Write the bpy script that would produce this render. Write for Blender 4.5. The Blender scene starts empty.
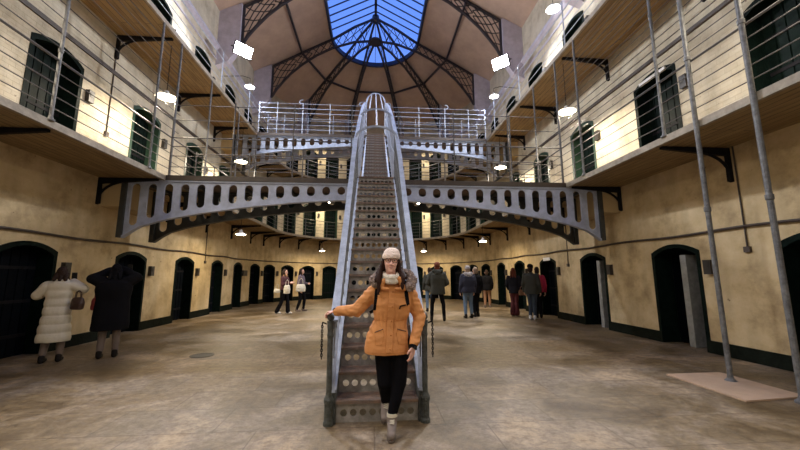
import bpy, math, random
from mathutils import Vector, Matrix, noise
from mathutils.bvhtree import BVHTree
random.seed(7)
PI = math.pi
SC = bpy.context.scene
COL = SC.collection
R = math.radians

# ---------------------------------------------------------------- mesh helper
class MB:
    def __init__(s):
        s.v = []; s.f = []; s.uv = None
    def quad(s, a, b, c, d):
        n = len(s.v); s.v += [tuple(a), tuple(b), tuple(c), tuple(d)]; s.f.append((n, n+1, n+2, n+3)); return s
    def box(s, x0, x1, y0, y1, z0, z1):
        n = len(s.v)
        s.v += [(x0,y0,z0),(x1,y0,z0),(x1,y1,z0),(x0,y1,z0),(x0,y0,z1),(x1,y0,z1),(x1,y1,z1),(x0,y1,z1)]
        s.f += [tuple(n+i for i in q) for q in ((3,2,1,0),(4,5,6,7),(0,1,5,4),(1,2,6,5),(2,3,7,6),(3,0,4,7))]
        return s
    def bar(s, p, q, w, h, up=(0,0,1)):
        p = Vector(p); q = Vector(q); d = (q-p)
        if d.length < 1e-6: return s
        d.normalize(); up = Vector(up)
        if abs(d.dot(up)) > .98: up = Vector((0,1,0)) if abs(d.y) < .9 else Vector((1,0,0))
        a = d.cross(up).normalized()*w/2; b = a.cross(d).normalized()*h/2
        n = len(s.v)
        for c in (p, q):
            s.v += [tuple(c-a-b), tuple(c+a-b), tuple(c+a+b), tuple(c-a+b)]
        s.f += [tuple(n+i for i in t) for t in ((3,2,1,0),(4,5,6,7),(0,1,5,4),(1,2,6,5),(2,3,7,6),(3,0,4,7))]
        return s
    def tube(s, pts, r, n=6, closed=False):
        pts = [Vector(p) for p in pts]; m = len(pts); base = len(s.v); prev = None
        for i, p in enumerate(pts):
            if closed: d = pts[(i+1) % m]-pts[i-1]
            else: d = pts[min(i+1, m-1)]-pts[max(i-1, 0)]
            d.normalize()
            if prev is None:
                up = Vector((0,0,1)) if abs(d.z) < .9 else Vector((1,0,0))
                a = d.cross(up).normalized()
            else:
                a = (prev-d*prev.dot(d)).normalized()
            prev = a; b = d.cross(a)
            rr = r[i] if isinstance(r, (list, tuple)) else r
            for k in range(n):
                t = 2*PI*k/n; s.v.append(tuple(p+a*math.cos(t)*rr+b*math.sin(t)*rr))
        last = m if closed else m-1
        for i in range(last):
            j = (i+1) % m
            for k in range(n):
                s.f.append((base+i*n+k, base+i*n+(k+1) % n, base+j*n+(k+1) % n, base+j*n+k))
        if not closed:
            s.f.append(tuple(base+k for k in reversed(range(n)))); s.f.append(tuple(base+(m-1)*n+k for k in range(n)))
        return s
    def lathe(s, c, prof, n=20, cap=True):
        base = len(s.v); m = len(prof)
        for (r, z) in prof:
            for k in range(n):
                t = 2*PI*k/n; s.v.append((c[0]+r*math.cos(t), c[1]+r*math.sin(t), c[2]+z))
        for i in range(m-1):
            for k in range(n):
                s.f.append((base+i*n+k, base+i*n+(k+1) % n, base+(i+1)*n+(k+1) % n, base+(i+1)*n+k))
        if cap:
            s.f.append(tuple(base+k for k in reversed(range(n)))); s.f.append(tuple(base+(m-1)*n+k for k in range(n)))
        return s
    def prism(s, poly, f0, f1):
        """closed polygon (list of 2-tuples) through maps f0, f1 -> 3D"""
        n = len(poly); b = len(s.v)
        s.v += [tuple(f0(*p)) for p in poly]+[tuple(f1(*p)) for p in poly]
        s.f.append(tuple(b+i for i in reversed(range(n)))); s.f.append(tuple(b+n+i for i in range(n)))
        for i in range(n):
            j = (i+1) % n; s.f.append((b+i, b+j, b+n+j, b+n+i))
        return s
    def build(s, name, m, parent=None, smooth=False, uv=None):
        me = bpy.data.meshes.new(name); me.from_pydata(s.v, [], s.f)
        if uv:
            l = me.uv_layers.new(name='UVMap')
            for lp in me.loops: l.data[lp.index].uv = uv[lp.vertex_index]
        me.validate(); me.update()
        if m: me.materials.append(m)
        if smooth:
            for p in me.polygons: p.use_smooth = True
        o = bpy.data.objects.new(name, me); COL.objects.link(o)
        if parent is not None: o.parent = parent
        return o

def tag(o, label=None, cat=None, group=None, kind=None):
    if label: o['label'] = label
    if cat: o['category'] = cat
    if group: o['group'] = group
    if kind: o['kind'] = kind
    return o
def empty(name, loc=(0,0,0), rz=0, label=None, cat=None, group=None, kind=None):
    o = bpy.data.objects.new(name, None); COL.objects.link(o)
    o.location = loc; o.rotation_euler = (0,0,rz); o.empty_display_size = .1
    return tag(o, label, cat, group, kind)
def copy_tree(o, parent=None):
    c = o.copy(); COL.objects.link(c); c.parent = parent
    for ch in list(KIDS.get(o.name, [])): copy_tree(ch, c)
    return c
KIDS = {}
def reg(root):
    KIDS[root.name] = [o for o in bpy.data.objects if o.parent == root]
    for k in KIDS[root.name]: KIDS[k.name] = [o for o in bpy.data.objects if o.parent == k]

# ---------------------------------------------------------------- materials
def mat(name, col, rough=.6, metal=0, noise_amt=0, nscale=4, col2=None, bump=0, bscale=30, emis=None, estr=0, detail=6, spec=None):
    m = bpy.data.materials.new(name); m.use_nodes = True
    nt = m.node_tree; N = nt.nodes; L = nt.links; b = N['Principled BSDF']
    b.inputs['Base Color'].default_value = (*col, 1); b.inputs['Roughness'].default_value = rough; b.inputs['Metallic'].default_value = metal
    if spec is None and max(col) < .03: spec = .04
    if spec is not None: b.inputs['Specular IOR Level'].default_value = spec
    tc = N.new('ShaderNodeTexCoord')
    if noise_amt or col2:
        n = N.new('ShaderNodeTexNoise'); n.inputs['Scale'].default_value = nscale; n.inputs['Detail'].default_value = detail
        n.inputs['Roughness'].default_value = .65
        L.new(tc.outputs['Object'], n.inputs['Vector'])
        r = N.new('ShaderNodeValToRGB'); r.color_ramp.elements[0].position = .35; r.color_ramp.elements[1].position = .68
        c2 = col2 or tuple(c*(1-noise_amt) for c in col)
        r.color_ramp.elements[0].color = (*c2, 1); r.color_ramp.elements[1].color = (*col, 1)
        L.new(n.outputs['Fac'], r.inputs['Fac']); L.new(r.outputs['Color'], b.inputs['Base Color'])
    if bump:
        n2 = N.new('ShaderNodeTexNoise'); n2.inputs['Scale'].default_value = bscale; n2.inputs['Detail'].default_value = 4
        L.new(tc.outputs['Object'], n2.inputs['Vector'])
        bp = N.new('ShaderNodeBump'); bp.inputs['Strength'].default_value = bump; bp.inputs['Distance'].default_value = .02
        L.new(n2.outputs['Fac'], bp.inputs['Height']); L.new(bp.outputs['Normal'], b.inputs['Normal'])
    if emis:
        b.inputs['Emission Color'].default_value = (*emis, 1); b.inputs['Emission Strength'].default_value = estr
    return m

def wall_mat(name, base, stain, light, coarse, brick=True, bumpb=.5, streak=.5):
    """painted masonry: UV (metres along the wall, height)"""
    m = bpy.data.materials.new(name); m.use_nodes = True
    nt = m.node_tree; N = nt.nodes; L = nt.links; b = N['Principled BSDF']; b.inputs['Roughness'].default_value = .75
    uv = N.new('ShaderNodeUVMap')
    mp = N.new('ShaderNodeMapping'); mp.inputs['Scale'].default_value = (1, 1, 1); L.new(uv.outputs['UV'], mp.inputs['Vector'])
    n1 = N.new('ShaderNodeTexNoise'); n1.inputs['Scale'].default_value = coarse; n1.inputs['Detail'].default_value = 8; n1.inputs['Roughness'].default_value = .7
    L.new(mp.outputs['Vector'], n1.inputs['Vector'])
    r1 = N.new('ShaderNodeValToRGB'); e = r1.color_ramp.elements
    e[0].position = .32; e[0].color = (*stain, 1); e[1].position = .72; e[1].color = (*light, 1)
    k = e.new(.5); k.color = (*base, 1)
    L.new(n1.outputs['Fac'], r1.inputs['Fac'])
    # vertical streaks of damp
    mp2 = N.new('ShaderNodeMapping'); mp2.inputs['Scale'].default_value = (1.3, .35, 1); L.new(uv.outputs['UV'], mp2.inputs['Vector'])
    n2 = N.new('ShaderNodeTexNoise'); n2.inputs['Scale'].default_value = 2.1; n2.inputs['Detail'].default_value = 5; L.new(mp2.outputs['Vector'], n2.inputs['Vector'])
    r2 = N.new('ShaderNodeValToRGB'); r2.color_ramp.elements[0].position = .38; r2.color_ramp.elements[1].position = .55
    r2.color_ramp.elements[0].color = (1-streak, 1-streak, 1-streak, 1); r2.color_ramp.elements[1].color = (1,1,1,1)
    L.new(n2.outputs['Fac'], r2.inputs['Fac'])
    mx = N.new('ShaderNodeMix'); mx.data_type = 'RGBA'; mx.blend_type = 'MULTIPLY'; mx.inputs[0].default_value = 1
    L.new(r1.outputs['Color'], mx.inputs[6]); L.new(r2.outputs['Color'], mx.inputs[7])
    out = mx.outputs[2]
    # chips
    n3 = N.new('ShaderNodeTexNoise'); n3.inputs['Scale'].default_value = 7; n3.inputs['Detail'].default_value = 3; L.new(mp.outputs['Vector'], n3.inputs['Vector'])
    r3 = N.new('ShaderNodeValToRGB'); r3.color_ramp.elements[0].position = .24; r3.color_ramp.elements[1].position = .29
    r3.color_ramp.elements[0].color = (.35,.3,.25,1); r3.color_ramp.elements[1].color = (1,1,1,1)
    L.new(n3.outputs['Fac'], r3.inputs['Fac'])
    mx2 = N.new('ShaderNodeMix'); mx2.data_type = 'RGBA'; mx2.blend_type = 'MULTIPLY'; mx2.inputs[0].default_value = 1
    L.new(out, mx2.inputs[6]); L.new(r3.outputs['Color'], mx2.inputs[7]); out = mx2.outputs[2]
    h = n1.outputs['Fac']
    if brick:
        bt = N.new('ShaderNodeTexBrick'); L.new(uv.outputs['UV'], bt.inputs['Vector'])
        bt.inputs['Scale'].default_value = 1; bt.inputs['Brick Width'].default_value = .23; bt.inputs['Row Height'].default_value = .085
        bt.inputs['Mortar Size'].default_value = .007; bt.inputs['Mortar Smooth'].default_value = .6
        bt.inputs['Color1'].default_value = (1,1,1,1); bt.inputs['Color2'].default_value = (.93,.92,.9,1); bt.inputs['Mortar'].default_value = (.72,.68,.62,1)
        mx3 = N.new('ShaderNodeMix'); mx3.data_type = 'RGBA'; mx3.blend_type = 'MULTIPLY'; mx3.inputs[0].default_value = .45
        L.new(out, mx3.inputs[6]); L.new(bt.outputs['Color'], mx3.inputs[7]); out = mx3.outputs[2]
        inv = N.new('ShaderNodeMath'); inv.operation = 'MULTIPLY_ADD'; inv.inputs[1].default_value = -.6
        L.new(bt.outputs['Fac'], inv.inputs[0]); L.new(n1.outputs['Fac'], inv.inputs[2]); h = inv.outputs[0]
    L.new(out, b.inputs['Base Color'])
    bp = N.new('ShaderNodeBump'); bp.inputs['Strength'].default_value = bumpb; bp.inputs['Distance'].default_value = .03
    L.new(h, bp.inputs['Height']); L.new(bp.outputs['Normal'], b.inputs['Normal'])
    return m

M = {}
M['wall0'] = wall_mat('ground_limewash', (.56,.43,.24), (.34,.245,.13), (.68,.55,.35), 1.3, brick=False, bumpb=.6, streak=.16)
M['wall1'] = wall_mat('whitewashed_brick', (.60,.54,.41), (.40,.34,.24), (.70,.65,.53), .9, brick=True, bumpb=.5, streak=.16)
M['green'] = mat('dark_green_paint', (.006,.013,.011), .45, noise_amt=.5, nscale=9, bump=.2)
M['green2'] = mat('green_paint', (.03,.07,.045), .4, noise_amt=.4, nscale=9, bump=.2)
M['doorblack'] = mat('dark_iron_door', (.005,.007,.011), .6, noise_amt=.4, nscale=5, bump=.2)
M['skirt'] = mat('black_skirting', (.012,.016,.012), .55, noise_amt=.5, nscale=6, bump=.3)
M['reveal'] = mat('painted_reveal', (.30,.28,.23), .7, noise_amt=.4, nscale=5)
M['paleleaf'] = mat('pale_grey_leaf', (.33,.33,.31), .6, noise_amt=.4, nscale=6, bump=.2)
M['steelblue'] = mat('pale_blue_grey_ironwork', (.43,.49,.62), .5, noise_amt=.35, nscale=7, bump=.3, bscale=45)
M['girder'] = mat('grey_blue_girder_paint', (.50,.56,.74), .5, noise_amt=.3, nscale=4, bump=.25)
M['girderdark'] = mat('dark_grey_ironwork', (.055,.06,.06), .55, noise_amt=.4, nscale=6, bump=.3)
M['wire'] = mat('grey_wire', (.085,.08,.08), .5)
M['pole'] = mat('worn_grey_pole_paint', (.19,.195,.20), .5, noise_amt=.6, nscale=14, bump=.4)
M['black'] = mat('black_iron', (.018,.017,.02), .5, noise_amt=.3, nscale=9)
M['rib'] = mat('roof_iron', (.025,.022,.03), .5)
M['tread'] = mat('worn_brown_iron_tread', (.27,.17,.12), .55, nscale=9, col2=(.13,.105,.09), bump=.5, bscale=30)
M['riser'] = mat('dark_cast_riser', (.40,.37,.35), .55, nscale=9, col2=(.20,.19,.17), bump=.3)
M['midgrey'] = mat('weathered_grey_lattice', (.17,.18,.19), .5, noise_amt=.4, nscale=8)
M['newel'] = mat('weathered_iron_newel', (.10,.11,.11), .5, nscale=22, col2=(.035,.04,.03), bump=.7, bscale=60)
M['pier'] = mat('pale_pier_plaster', (.52,.49,.58), .7, noise_amt=.25, nscale=3)
M['lampwhite'] = mat('white_enamel', (.8,.8,.78), .35)
M['bulbwarm'] = mat('warm_bulb', (1,.9,.7), .4, emis=(1,.86,.60), estr=30)
M['bulbcool'] = mat('cool_bulb', (1,1,1), .4, emis=(.93,.95,1), estr=40)
M['conduit'] = mat('dark_conduit', (.07,.05,.04), .5, noise_amt=.4, nscale=5)
M['steeldark'] = mat('dark_box', (.03,.025,.022), .5)
M['plate'] = mat('white_plate', (.8,.8,.78), .5)
M['edge'] = mat('pale_timber_edge', (.42,.36,.27), .65, noise_amt=.4, nscale=6, bump=.2)
M['ply'] = mat('pale_plywood', (.56,.40,.28), .6, noise_amt=.18, nscale=2.5, bump=.05)
M['darkiron'] = mat('manhole_iron', (.06,.055,.045), .6, noise_amt=.3, nscale=20, bump=.4)

def plank_mat(name, c1, c2, scale_u=.14):
    m = bpy.data.materials.new(name); m.use_nodes = True
    nt = m.node_tree; N = nt.nodes; L = nt.links; b = N['Principled BSDF']; b.inputs['Roughness'].default_value = .6
    uv = N.new('ShaderNodeUVMap')
    bt = N.new('ShaderNodeTexBrick'); L.new(uv.outputs['UV'], bt.inputs['Vector']); bt.inputs['Scale'].default_value = 1
    bt.inputs['Brick Width'].default_value = 2.8; bt.inputs['Row Height'].default_value = scale_u; bt.inputs['Mortar Size'].default_value = .006
    bt.inputs['Color1'].default_value = (*c1, 1); bt.inputs['Color2'].default_value = (*c2, 1); bt.inputs['Mortar'].default_value = (.05,.03,.015,1)
    mp = N.new('ShaderNodeMapping'); mp.inputs['Scale'].default_value = (1, 8, 1); L.new(uv.outputs['UV'], mp.inputs['Vector'])
    n = N.new('ShaderNodeTexNoise'); n.inputs['Scale'].default_value = 1.5; n.inputs['Detail'].default_value = 6; L.new(mp.outputs['Vector'], n.inputs['Vector'])
    r = N.new('ShaderNodeValToRGB'); r.color_ramp.elements[0].color = (.55,.5,.45,1); r.color_ramp.elements[0].position = .3; r.color_ramp.elements[1].color = (1,1,1,1); r.color_ramp.elements[1].position = .6
    L.new(n.outputs['Fac'], r.inputs['Fac'])
    mx = N.new('ShaderNodeMix'); mx.data_type = 'RGBA'; mx.blend_type = 'MULTIPLY'; mx.inputs[0].default_value = 1
    L.new(bt.outputs['Color'], mx.inputs[6]); L.new(r.outputs['Color'], mx.inputs[7]); L.new(mx.outputs[2], b.inputs['Base Color'])
    return m
M['plank'] = plank_mat('varnished_boards', (.36,.25,.115), (.32,.215,.10))
M['roofply'] = mat('brown_roof_lining', (.54,.40,.32), .7, noise_amt=.22, nscale=1.2)

def floor_mat():
    m = bpy.data.materials.new('worn_stone_flags'); m.use_nodes = True
    nt = m.node_tree; N = nt.nodes; L = nt.links; b = N['Principled BSDF']
    tc = N.new('ShaderNodeTexCoord')
    bt = N.new('ShaderNodeTexBrick'); L.new(tc.outputs['Object'], bt.inputs['Vector']); bt.inputs['Scale'].default_value = 1
    bt.inputs['Brick Width'].default_value = 1.15; bt.inputs['Row Height'].default_value = .62; bt.inputs['Mortar Size'].default_value = .008
    bt.inputs['Mortar Smooth'].default_value = .4; bt.offset = .37
    bt.inputs['Color1'].default_value = (.78,.80,.84,1); bt.inputs['Color2'].default_value = (1.1,1.05,.96,1); bt.inputs['Mortar'].default_value = (.5,.45,.4,1)
    n1 = N.new('ShaderNodeTexNoise'); n1.inputs['Scale'].default_value = .9; n1.inputs['Detail'].default_value = 9; n1.inputs['Roughness'].default_value = .68; n1.inputs['Distortion'].default_value = .6
    L.new(tc.outputs['Object'], n1.inputs['Vector'])
    r1 = N.new('ShaderNodeValToRGB'); e = r1.color_ramp.elements
    e[0].position = .36; e[0].color = (.11,.076,.038,1); e[1].position = .64; e[1].color = (.39,.31,.215,1)
    k = e.new(.47); k.color = (.20,.15,.085,1); k = e.new(.55); k.color = (.255,.205,.15,1)
    L.new(n1.outputs['Fac'], r1.inputs['Fac'])
    n2 = N.new('ShaderNodeTexNoise'); n2.inputs['Scale'].default_value = 16; n2.inputs['Detail'].default_value = 6; n2.inputs['Roughness'].default_value = .8
    L.new(tc.outputs['Object'], n2.inputs['Vector'])
    r2 = N.new('ShaderNodeValToRGB'); r2.color_ramp.elements[0].position = .33; r2.color_ramp.elements[1].position = .6
    r2.color_ramp.elements[0].color = (.52,.47,.41,1); r2.color_ramp.elements[1].color = (1.08,1.06,1.03,1); r2.color_ramp.elements[0].position = .40
    n2.inputs['Scale'].default_value = 9; n2.inputs['Roughness'].default_value = .85; n2.inputs['Detail'].default_value = 9
    L.new(n2.outputs['Fac'], r2.inputs['Fac'])
    a = N.new('ShaderNodeMix'); a.data_type = 'RGBA'; a.blend_type = 'MULTIPLY'; a.inputs[0].default_value = 1
    L.new(r1.outputs['Color'], a.inputs[6]); L.new(r2.outputs['Color'], a.inputs[7])
    c = N.new('ShaderNodeMix'); c.data_type = 'RGBA'; c.blend_type = 'MULTIPLY'; c.inputs[0].default_value = .75
    L.new(a.outputs[2], c.inputs[6]); L.new(bt.outputs['Color'], c.inputs[7])
    L.new(c.outputs[2], b.inputs['Base Color'])
    mr = N.new('ShaderNodeMapRange'); mr.inputs[1].default_value = .35; mr.inputs[2].default_value = .65; mr.inputs[3].default_value = .38; mr.inputs[4].default_value = .62
    L.new(n1.outputs['Fac'], mr.inputs[0]); L.new(mr.outputs[0], b.inputs['Roughness'])
    ad = N.new('ShaderNodeMath'); ad.operation = 'MULTIPLY_ADD'; ad.inputs[1].default_value = -.35; L.new(bt.outputs['Fac'], ad.inputs[0]); L.new(n2.outputs['Fac'], ad.inputs[2])
    bp = N.new('ShaderNodeBump'); bp.inputs['Strength'].default_value = .35; bp.inputs['Distance'].default_value = .02
    L.new(ad.outputs[0], bp.inputs['Height']); L.new(bp.outputs['Normal'], b.inputs['Normal'])
    return m
M['floor'] = floor_mat()

def glass_mat():
    m = bpy.data.materials.new('skylight_glass'); m.use_nodes = True
    nt = m.node_tree; N = nt.nodes; L = nt.links; N.clear()
    o = N.new('ShaderNodeOutputMaterial'); t = N.new('ShaderNodeBsdfTransparent'); g = N.new('ShaderNodeBsdfGlossy'); g.inputs['Roughness'].default_value = .05
    t.inputs['Color'].default_value = (.93,.96,1,1)
    x = N.new('ShaderNodeMixShader'); x.inputs[0].default_value = .05
    L.new(t.outputs[0], x.inputs[1]); L.new(g.outputs[0], x.inputs[2]); L.new(x.outputs[0], o.inputs['Surface'])
    return m
M['glass'] = glass_mat()

# ---------------------------------------------------------------- hall path
W = 6.575; E = 5.12; CY = 18.0; Y0 = -6.0
UA = CY-Y0; UB = UA+PI; UEND = UB+UA
def PT(u, r, z):
    if u <= UA: return Vector((-r, Y0+u, z))
    if u <= UB:
        a = u-UA; return Vector((-r*math.cos(a), CY+r*math.sin(a), z))
    return Vector((r, CY-(u-UB), z))
uL = lambda y: y-Y0
uR = lambda y: UB+CY-y
uA = lambda deg: UA+PI/2+R(deg)
def slen(u, r=W):   # metres along the wall
    if u <= UA: return u
    if u <= UB: return UA+(u-UA)*r
    return UA+PI*r+(u-UB)
def us(u0=0, u1=UEND, arc=60):
    L_ = [u0]
    for i in range(arc+1):
        u = UA+PI*i/arc
        if u0 < u < u1: L_.append(u)
    L_.append(u1)
    return L_
def sweep(mb, prof, U):
    b = len(mb.v); n = len(prof)
    for u in U:
        for (r, z) in prof: mb.v.append(tuple(PT(u, r, z)))
    for i in range(len(U)-1):
        for k in range(n):
            a = b+i*n+k; c = b+i*n+(k+1) % n
            mb.f.append((a, c, c+n, a+n))
    mb.f.append(tuple(b+k for k in range(n))); mb.f.append(tuple(b+(len(U)-1)*n+k for k in reversed(range(n))))
    return mb

LV = [0.0, 3.92, 7.66]
SY = [-4.1, -1.3, 1.6, 4.52, 7.08, 9.93, 12.62, 15.15, 17.4]
AD = [-78, -66.5, -53.8, -40.5, -27, -13.5, 0, 13.5, 27, 40.5, 53.8, 66.5, 78]
DOORS = [(uL(y), .53, ('L', i)) for i, y in enumerate(SY)]+[(uA(a), .43/W if abs(a) < 76 else .43/W, ('A', i)) for i, a in enumerate(AD)]+[(uR(y), .53, ('R', i)) for i, y in reversed(list(enumerate(SY)))]
DOORS = [(u, (.47 if (k[0] != 'A' and k[1] >= 7) else hw), k) for u, hw, k in DOORS]
DTOP = [2.10, 2.30, 2.30]
TOPZ = 12.62
def arch(t, zt):   # t in -1..1
    return zt-.17*t*t
side_names = [('wall_left', 0, UA), ('wall_end', UA, UB), ('wall_right', UB, UEND)]
for lv in range(3):
    z0 = LV[lv]; z1 = LV[lv+1] if lv < 2 else TOPZ
    for (wn, ua, ub) in side_names:
        mb = MB(); uvs = []
        def P(u, z, r=W):
            mb.v.append(tuple(PT(u, r, z))); uvs.append((slen(u)+.0 if r == W else slen(u)+(r-W), z)); return len(mb.v)-1
        def rect(a, b, za, zb, r=W):
            mb.f.append((P(a, za), P(b, za), P(b, zb), P(a, zb)))
        ds = [d for d in DOORS if ua <= d[0] <= ub]
        edges = [ua]
        for (u, hw, k) in ds: edges += [u-hw, u+hw]
        edges.append(ub)
        for i in range(0, len(edges), 2):
            a, b = edges[i], edges[i+1]
            n = max(1, int((b-a)/(.08))) if wn == 'wall_end' else 1
            for j in range(n): rect(a+(b-a)*j/n, a+(b-a)*(j+1)/n, z0, z1)
        for (u, hw, k) in ds:
            zt = z0+DTOP[lv]; n = 8
            for j in range(n):
                t0 = -1+2*j/n; t1 = -1+2*(j+1)/n
                a = u+hw*t0; b = u+hw*t1
                mb.f.append((P(a, arch(t0, zt)), P(b, arch(t1, zt)), P(b, z1), P(a, z1)))
                mb.f.append((P(a, arch(t0, zt)), P(a, arch(t0, zt), W+.42), P(b, arch(t1, zt), W+.42), P(b, arch(t1, zt))))
            for sgn in (-1, 1):
                a = u+hw*sgn; zz = arch(1, zt)
                mb.f.append((P(a, z0), P(a, z0, W+.42), P(a, zz, W+.42), P(a, zz)))
        o = mb.build(wn, M['wall0'] if lv == 0 else M['wall1'], uv=uvs)
        tag(o, kind='structure')
# wall behind the camera
mb = MB(); mb.box(-W-.4, W+.4, Y0-.3, Y0, 0, 15.4); o = mb.build('wall_back', M['wall1'], uv=[(v[0], v[2]) for v in mb.v]); tag(o, kind='structure')
# floor
mb = MB(); mb.box(-8, 8, Y0-.3, 26, -.2, 0); o = mb.build('floor', M['floor']); tag(o, kind='structure')
# baseboards (broken by the door openings)
for (wn, ua, ub) in [('baseboard_left', 0, UA), ('baseboard_end', UA, UB), ('baseboard_right', UB, UEND)]:
    mb = MB(); ds = [d for d in DOORS if ua <= d[0] <= ub]; edges = [ua]
    for (u, hw, k) in ds: edges += [u-hw, u+hw]
    edges.append(ub)
    for i in range(0, len(edges), 2):
        a, b = edges[i], edges[i+1]
        n = 8 if wn == 'baseboard_end' else 1
        sweep(mb, [(W-.03, 0), (W, 0), (W, .24), (W-.02, .24)], [a+(b-a)*j/n for j in range(n+1)])
    tag(mb.build(wn, M['skirt']), kind='structure')

# ---------------------------------------------------------------- cell doors
ordn = ['first','second','third','fourth','fifth','sixth','seventh','eighth','ninth','tenth','eleventh','twelfth','thirteenth']
lvn = ['ground floor','middle gallery','top gallery']
def where(k, lv):
    if k[0] == 'A':
        j = k[1]
        if j < 6: return f'{lvn[lv]} end wall, {ordn[5-j]} left of centre'
        if j == 6: return f'{lvn[lv]} end wall, exactly at the centre'
        return f'{lvn[lv]} end wall, {ordn[j-7]} right of centre'
    s = 'left' if k[0] == 'L' else 'right'
    return f'{lvn[lv]} {s} wall, {ordn[k[1]-3]} from the camera' if k[1] > 2 else f'{lvn[lv]} {s} wall, beside or behind the camera'
opened = {('R',4,0), ('R',5,0), ('A',9,0)}
dn = 0
for lv in range(3):
    for (u, hw, k) in DOORS:
        if k[0] != 'A' and k[1] < 2: 
            pass
        dn += 1; z0 = LV[lv]; zt = z0+DTOP[lv]
        fm = M['green2'] if (lv == 1 and (k[0] == 'A' or k[1] >= 5)) else M['green']
        # frame: arched ring on the wall face, slightly proud
        mb = MB(); n = 10
        wv = .075 if k[0] != 'A' else .05/W
        out = []; inn = []
        he = hw-(.005 if k[0] != 'A' else .005/W)
        inn.append((u-he, z0)); out.append((u-hw-wv, z0))
        for j in range(n+1):
            t = -1+2*j/n
            inn.append((u+he*t, arch(t, zt)-.004)); out.append((u+(hw+wv)*t, arch(t, zt)+.08))
        inn.append((u+he, z0)); out.append((u+hw+wv, z0))
        for j in range(len(inn)-1):
            a, b, c, d = inn[j], inn[j+1], out[j+1], out[j]
            for (r0) in (W-.012,):
                mb.quad(PT(a[0], r0, a[1]), PT(b[0], r0, b[1]), PT(c[0], r0, c[1]), PT(d[0], r0, d[1]))
            mb.quad(PT(a[0], W-.012, a[1]), PT(b[0], W-.012, b[1]), PT(b[0], W+.41, b[1]-.004), PT(a[0], W+.41, a[1]-.004))
            mb.quad(PT(d[0], W-.012, d[1]), PT(c[0], W-.012, c[1]), PT(c[0], W, c[1]), PT(d[0], W, d[1]))
        root = empty(f'door_{dn}', PT(u, W, z0)); tag(root, label='arched cell door on the '+where(k, lv), kind='structure')
        fr = mb.build('door_frame', fm, root); fr.matrix_parent_inverse = Matrix.Translation(-root.location)
        # leaf (boarded iron door set back in the opening)
        mb = MB(); mb2 = MB()
        isop = (k[0], k[1], lv) in opened
        rr = W+.30
        nb = 6
        if not isop:
            for j in range(nb):
                t0 = -1+2*j/nb; t1 = -1+2*(j+1)/nb; e = .02
                pts = [(u+hw*(t0+e), z0), (u+hw*(t1-e), z0), (u+hw*(t1-e), arch(t1, zt)), (u+hw*(t0+e), arch(t0, zt))]
                mb.prism(pts, lambda a, z: PT(a, rr, z), lambda a, z: PT(a, rr+.05, z))
            back = [(u-hw, z0), (u+hw, z0), (u+hw, arch(1, zt))]+[(u+hw*t/4, arch(t/4, zt)) for t in (3,2,1,0,-1,-2,-3)]+[(u-hw, arch(1, zt))]
            mb.prism(back, lambda a, z: PT(a, rr+.03, z), lambda a, z: PT(a, rr+.07, z))
            for zz in (.35, 1.0, 1.65):
                mb2.prism([(u-hw*.95, z0+zz), (u+hw*.95, z0+zz), (u+hw*.95, z0+zz+.06), (u-hw*.95, z0+zz+.06)], lambda a, z: PT(a, rr-.012, z), lambda a, z: PT(a, rr, z))
            lf = mb.build('door_leaf', M['doorblack'] if lv == 0 and random.random() < .6 else M['green'], root); lf.matrix_parent_inverse = Matrix.Translation(-root.location)
            st = mb2.build('strap_hinge', M['black'], root); st.matrix_parent_inverse = Matrix.Translation(-root.location)
        else:
            # cell interior behind an open leaf
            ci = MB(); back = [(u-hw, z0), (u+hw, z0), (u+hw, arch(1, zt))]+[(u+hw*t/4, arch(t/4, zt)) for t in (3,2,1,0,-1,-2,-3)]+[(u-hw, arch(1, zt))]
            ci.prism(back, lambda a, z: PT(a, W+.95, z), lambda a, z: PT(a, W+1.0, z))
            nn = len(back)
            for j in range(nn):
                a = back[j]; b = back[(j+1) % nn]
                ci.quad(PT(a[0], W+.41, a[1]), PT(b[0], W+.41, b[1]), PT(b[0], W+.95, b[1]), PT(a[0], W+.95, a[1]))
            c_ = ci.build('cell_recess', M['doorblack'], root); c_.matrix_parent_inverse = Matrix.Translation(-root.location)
            # open leaf standing inward, its pale edge towards the hall
            o0 = .12; sg = -1
            mb.prism([(u+hw*.02, z0+.01), (u+hw*.28, z0+.01), (u+hw*.28, zt-.16), (u+hw*.02, zt-.16)], lambda a, z: PT(a, W+.12, z), lambda a, z: PT(a, W+.80, z))
            lf = mb.build('open_door_leaf', M['paleleaf'], root); lf['label'] = 'pale grey open leaf'; lf.matrix_parent_inverse = Matrix.Translation(-root.location)
        # wall box beside each door
        if k[0] == 'A' or k[1] > 2:
            if k[0] == 'A' : uu = u+(hw+.22/W); w2 = .055/W
            else: uu = u+hw+(.27 if k != ('L', 8) else .12); w2 = .075
            bx = MB(); zc = z0+1.66
            bx.prism([(uu-w2, zc-.14), (uu+w2, zc-.14), (uu+w2, zc+.14), (uu-w2, zc+.14)], lambda a, z: PT(a, W-.09, z), lambda a, z: PT(a, W, z))
            bx.prism([(uu-w2*.6, zc-.02), (uu+w2*.6, zc-.02), (uu+w2*.6, zc+.08), (uu-w2*.6, zc+.08)], lambda a, z: PT(a, W-.10, z), lambda a, z: PT(a, W-.09, z))
            bo = bx.build('lock_box', M['steeldark'])
            tag(bo, 'small dark box beside cell door, '+where(k, lv), 'wall box', 'dark boxes beside the cell doors')

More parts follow.
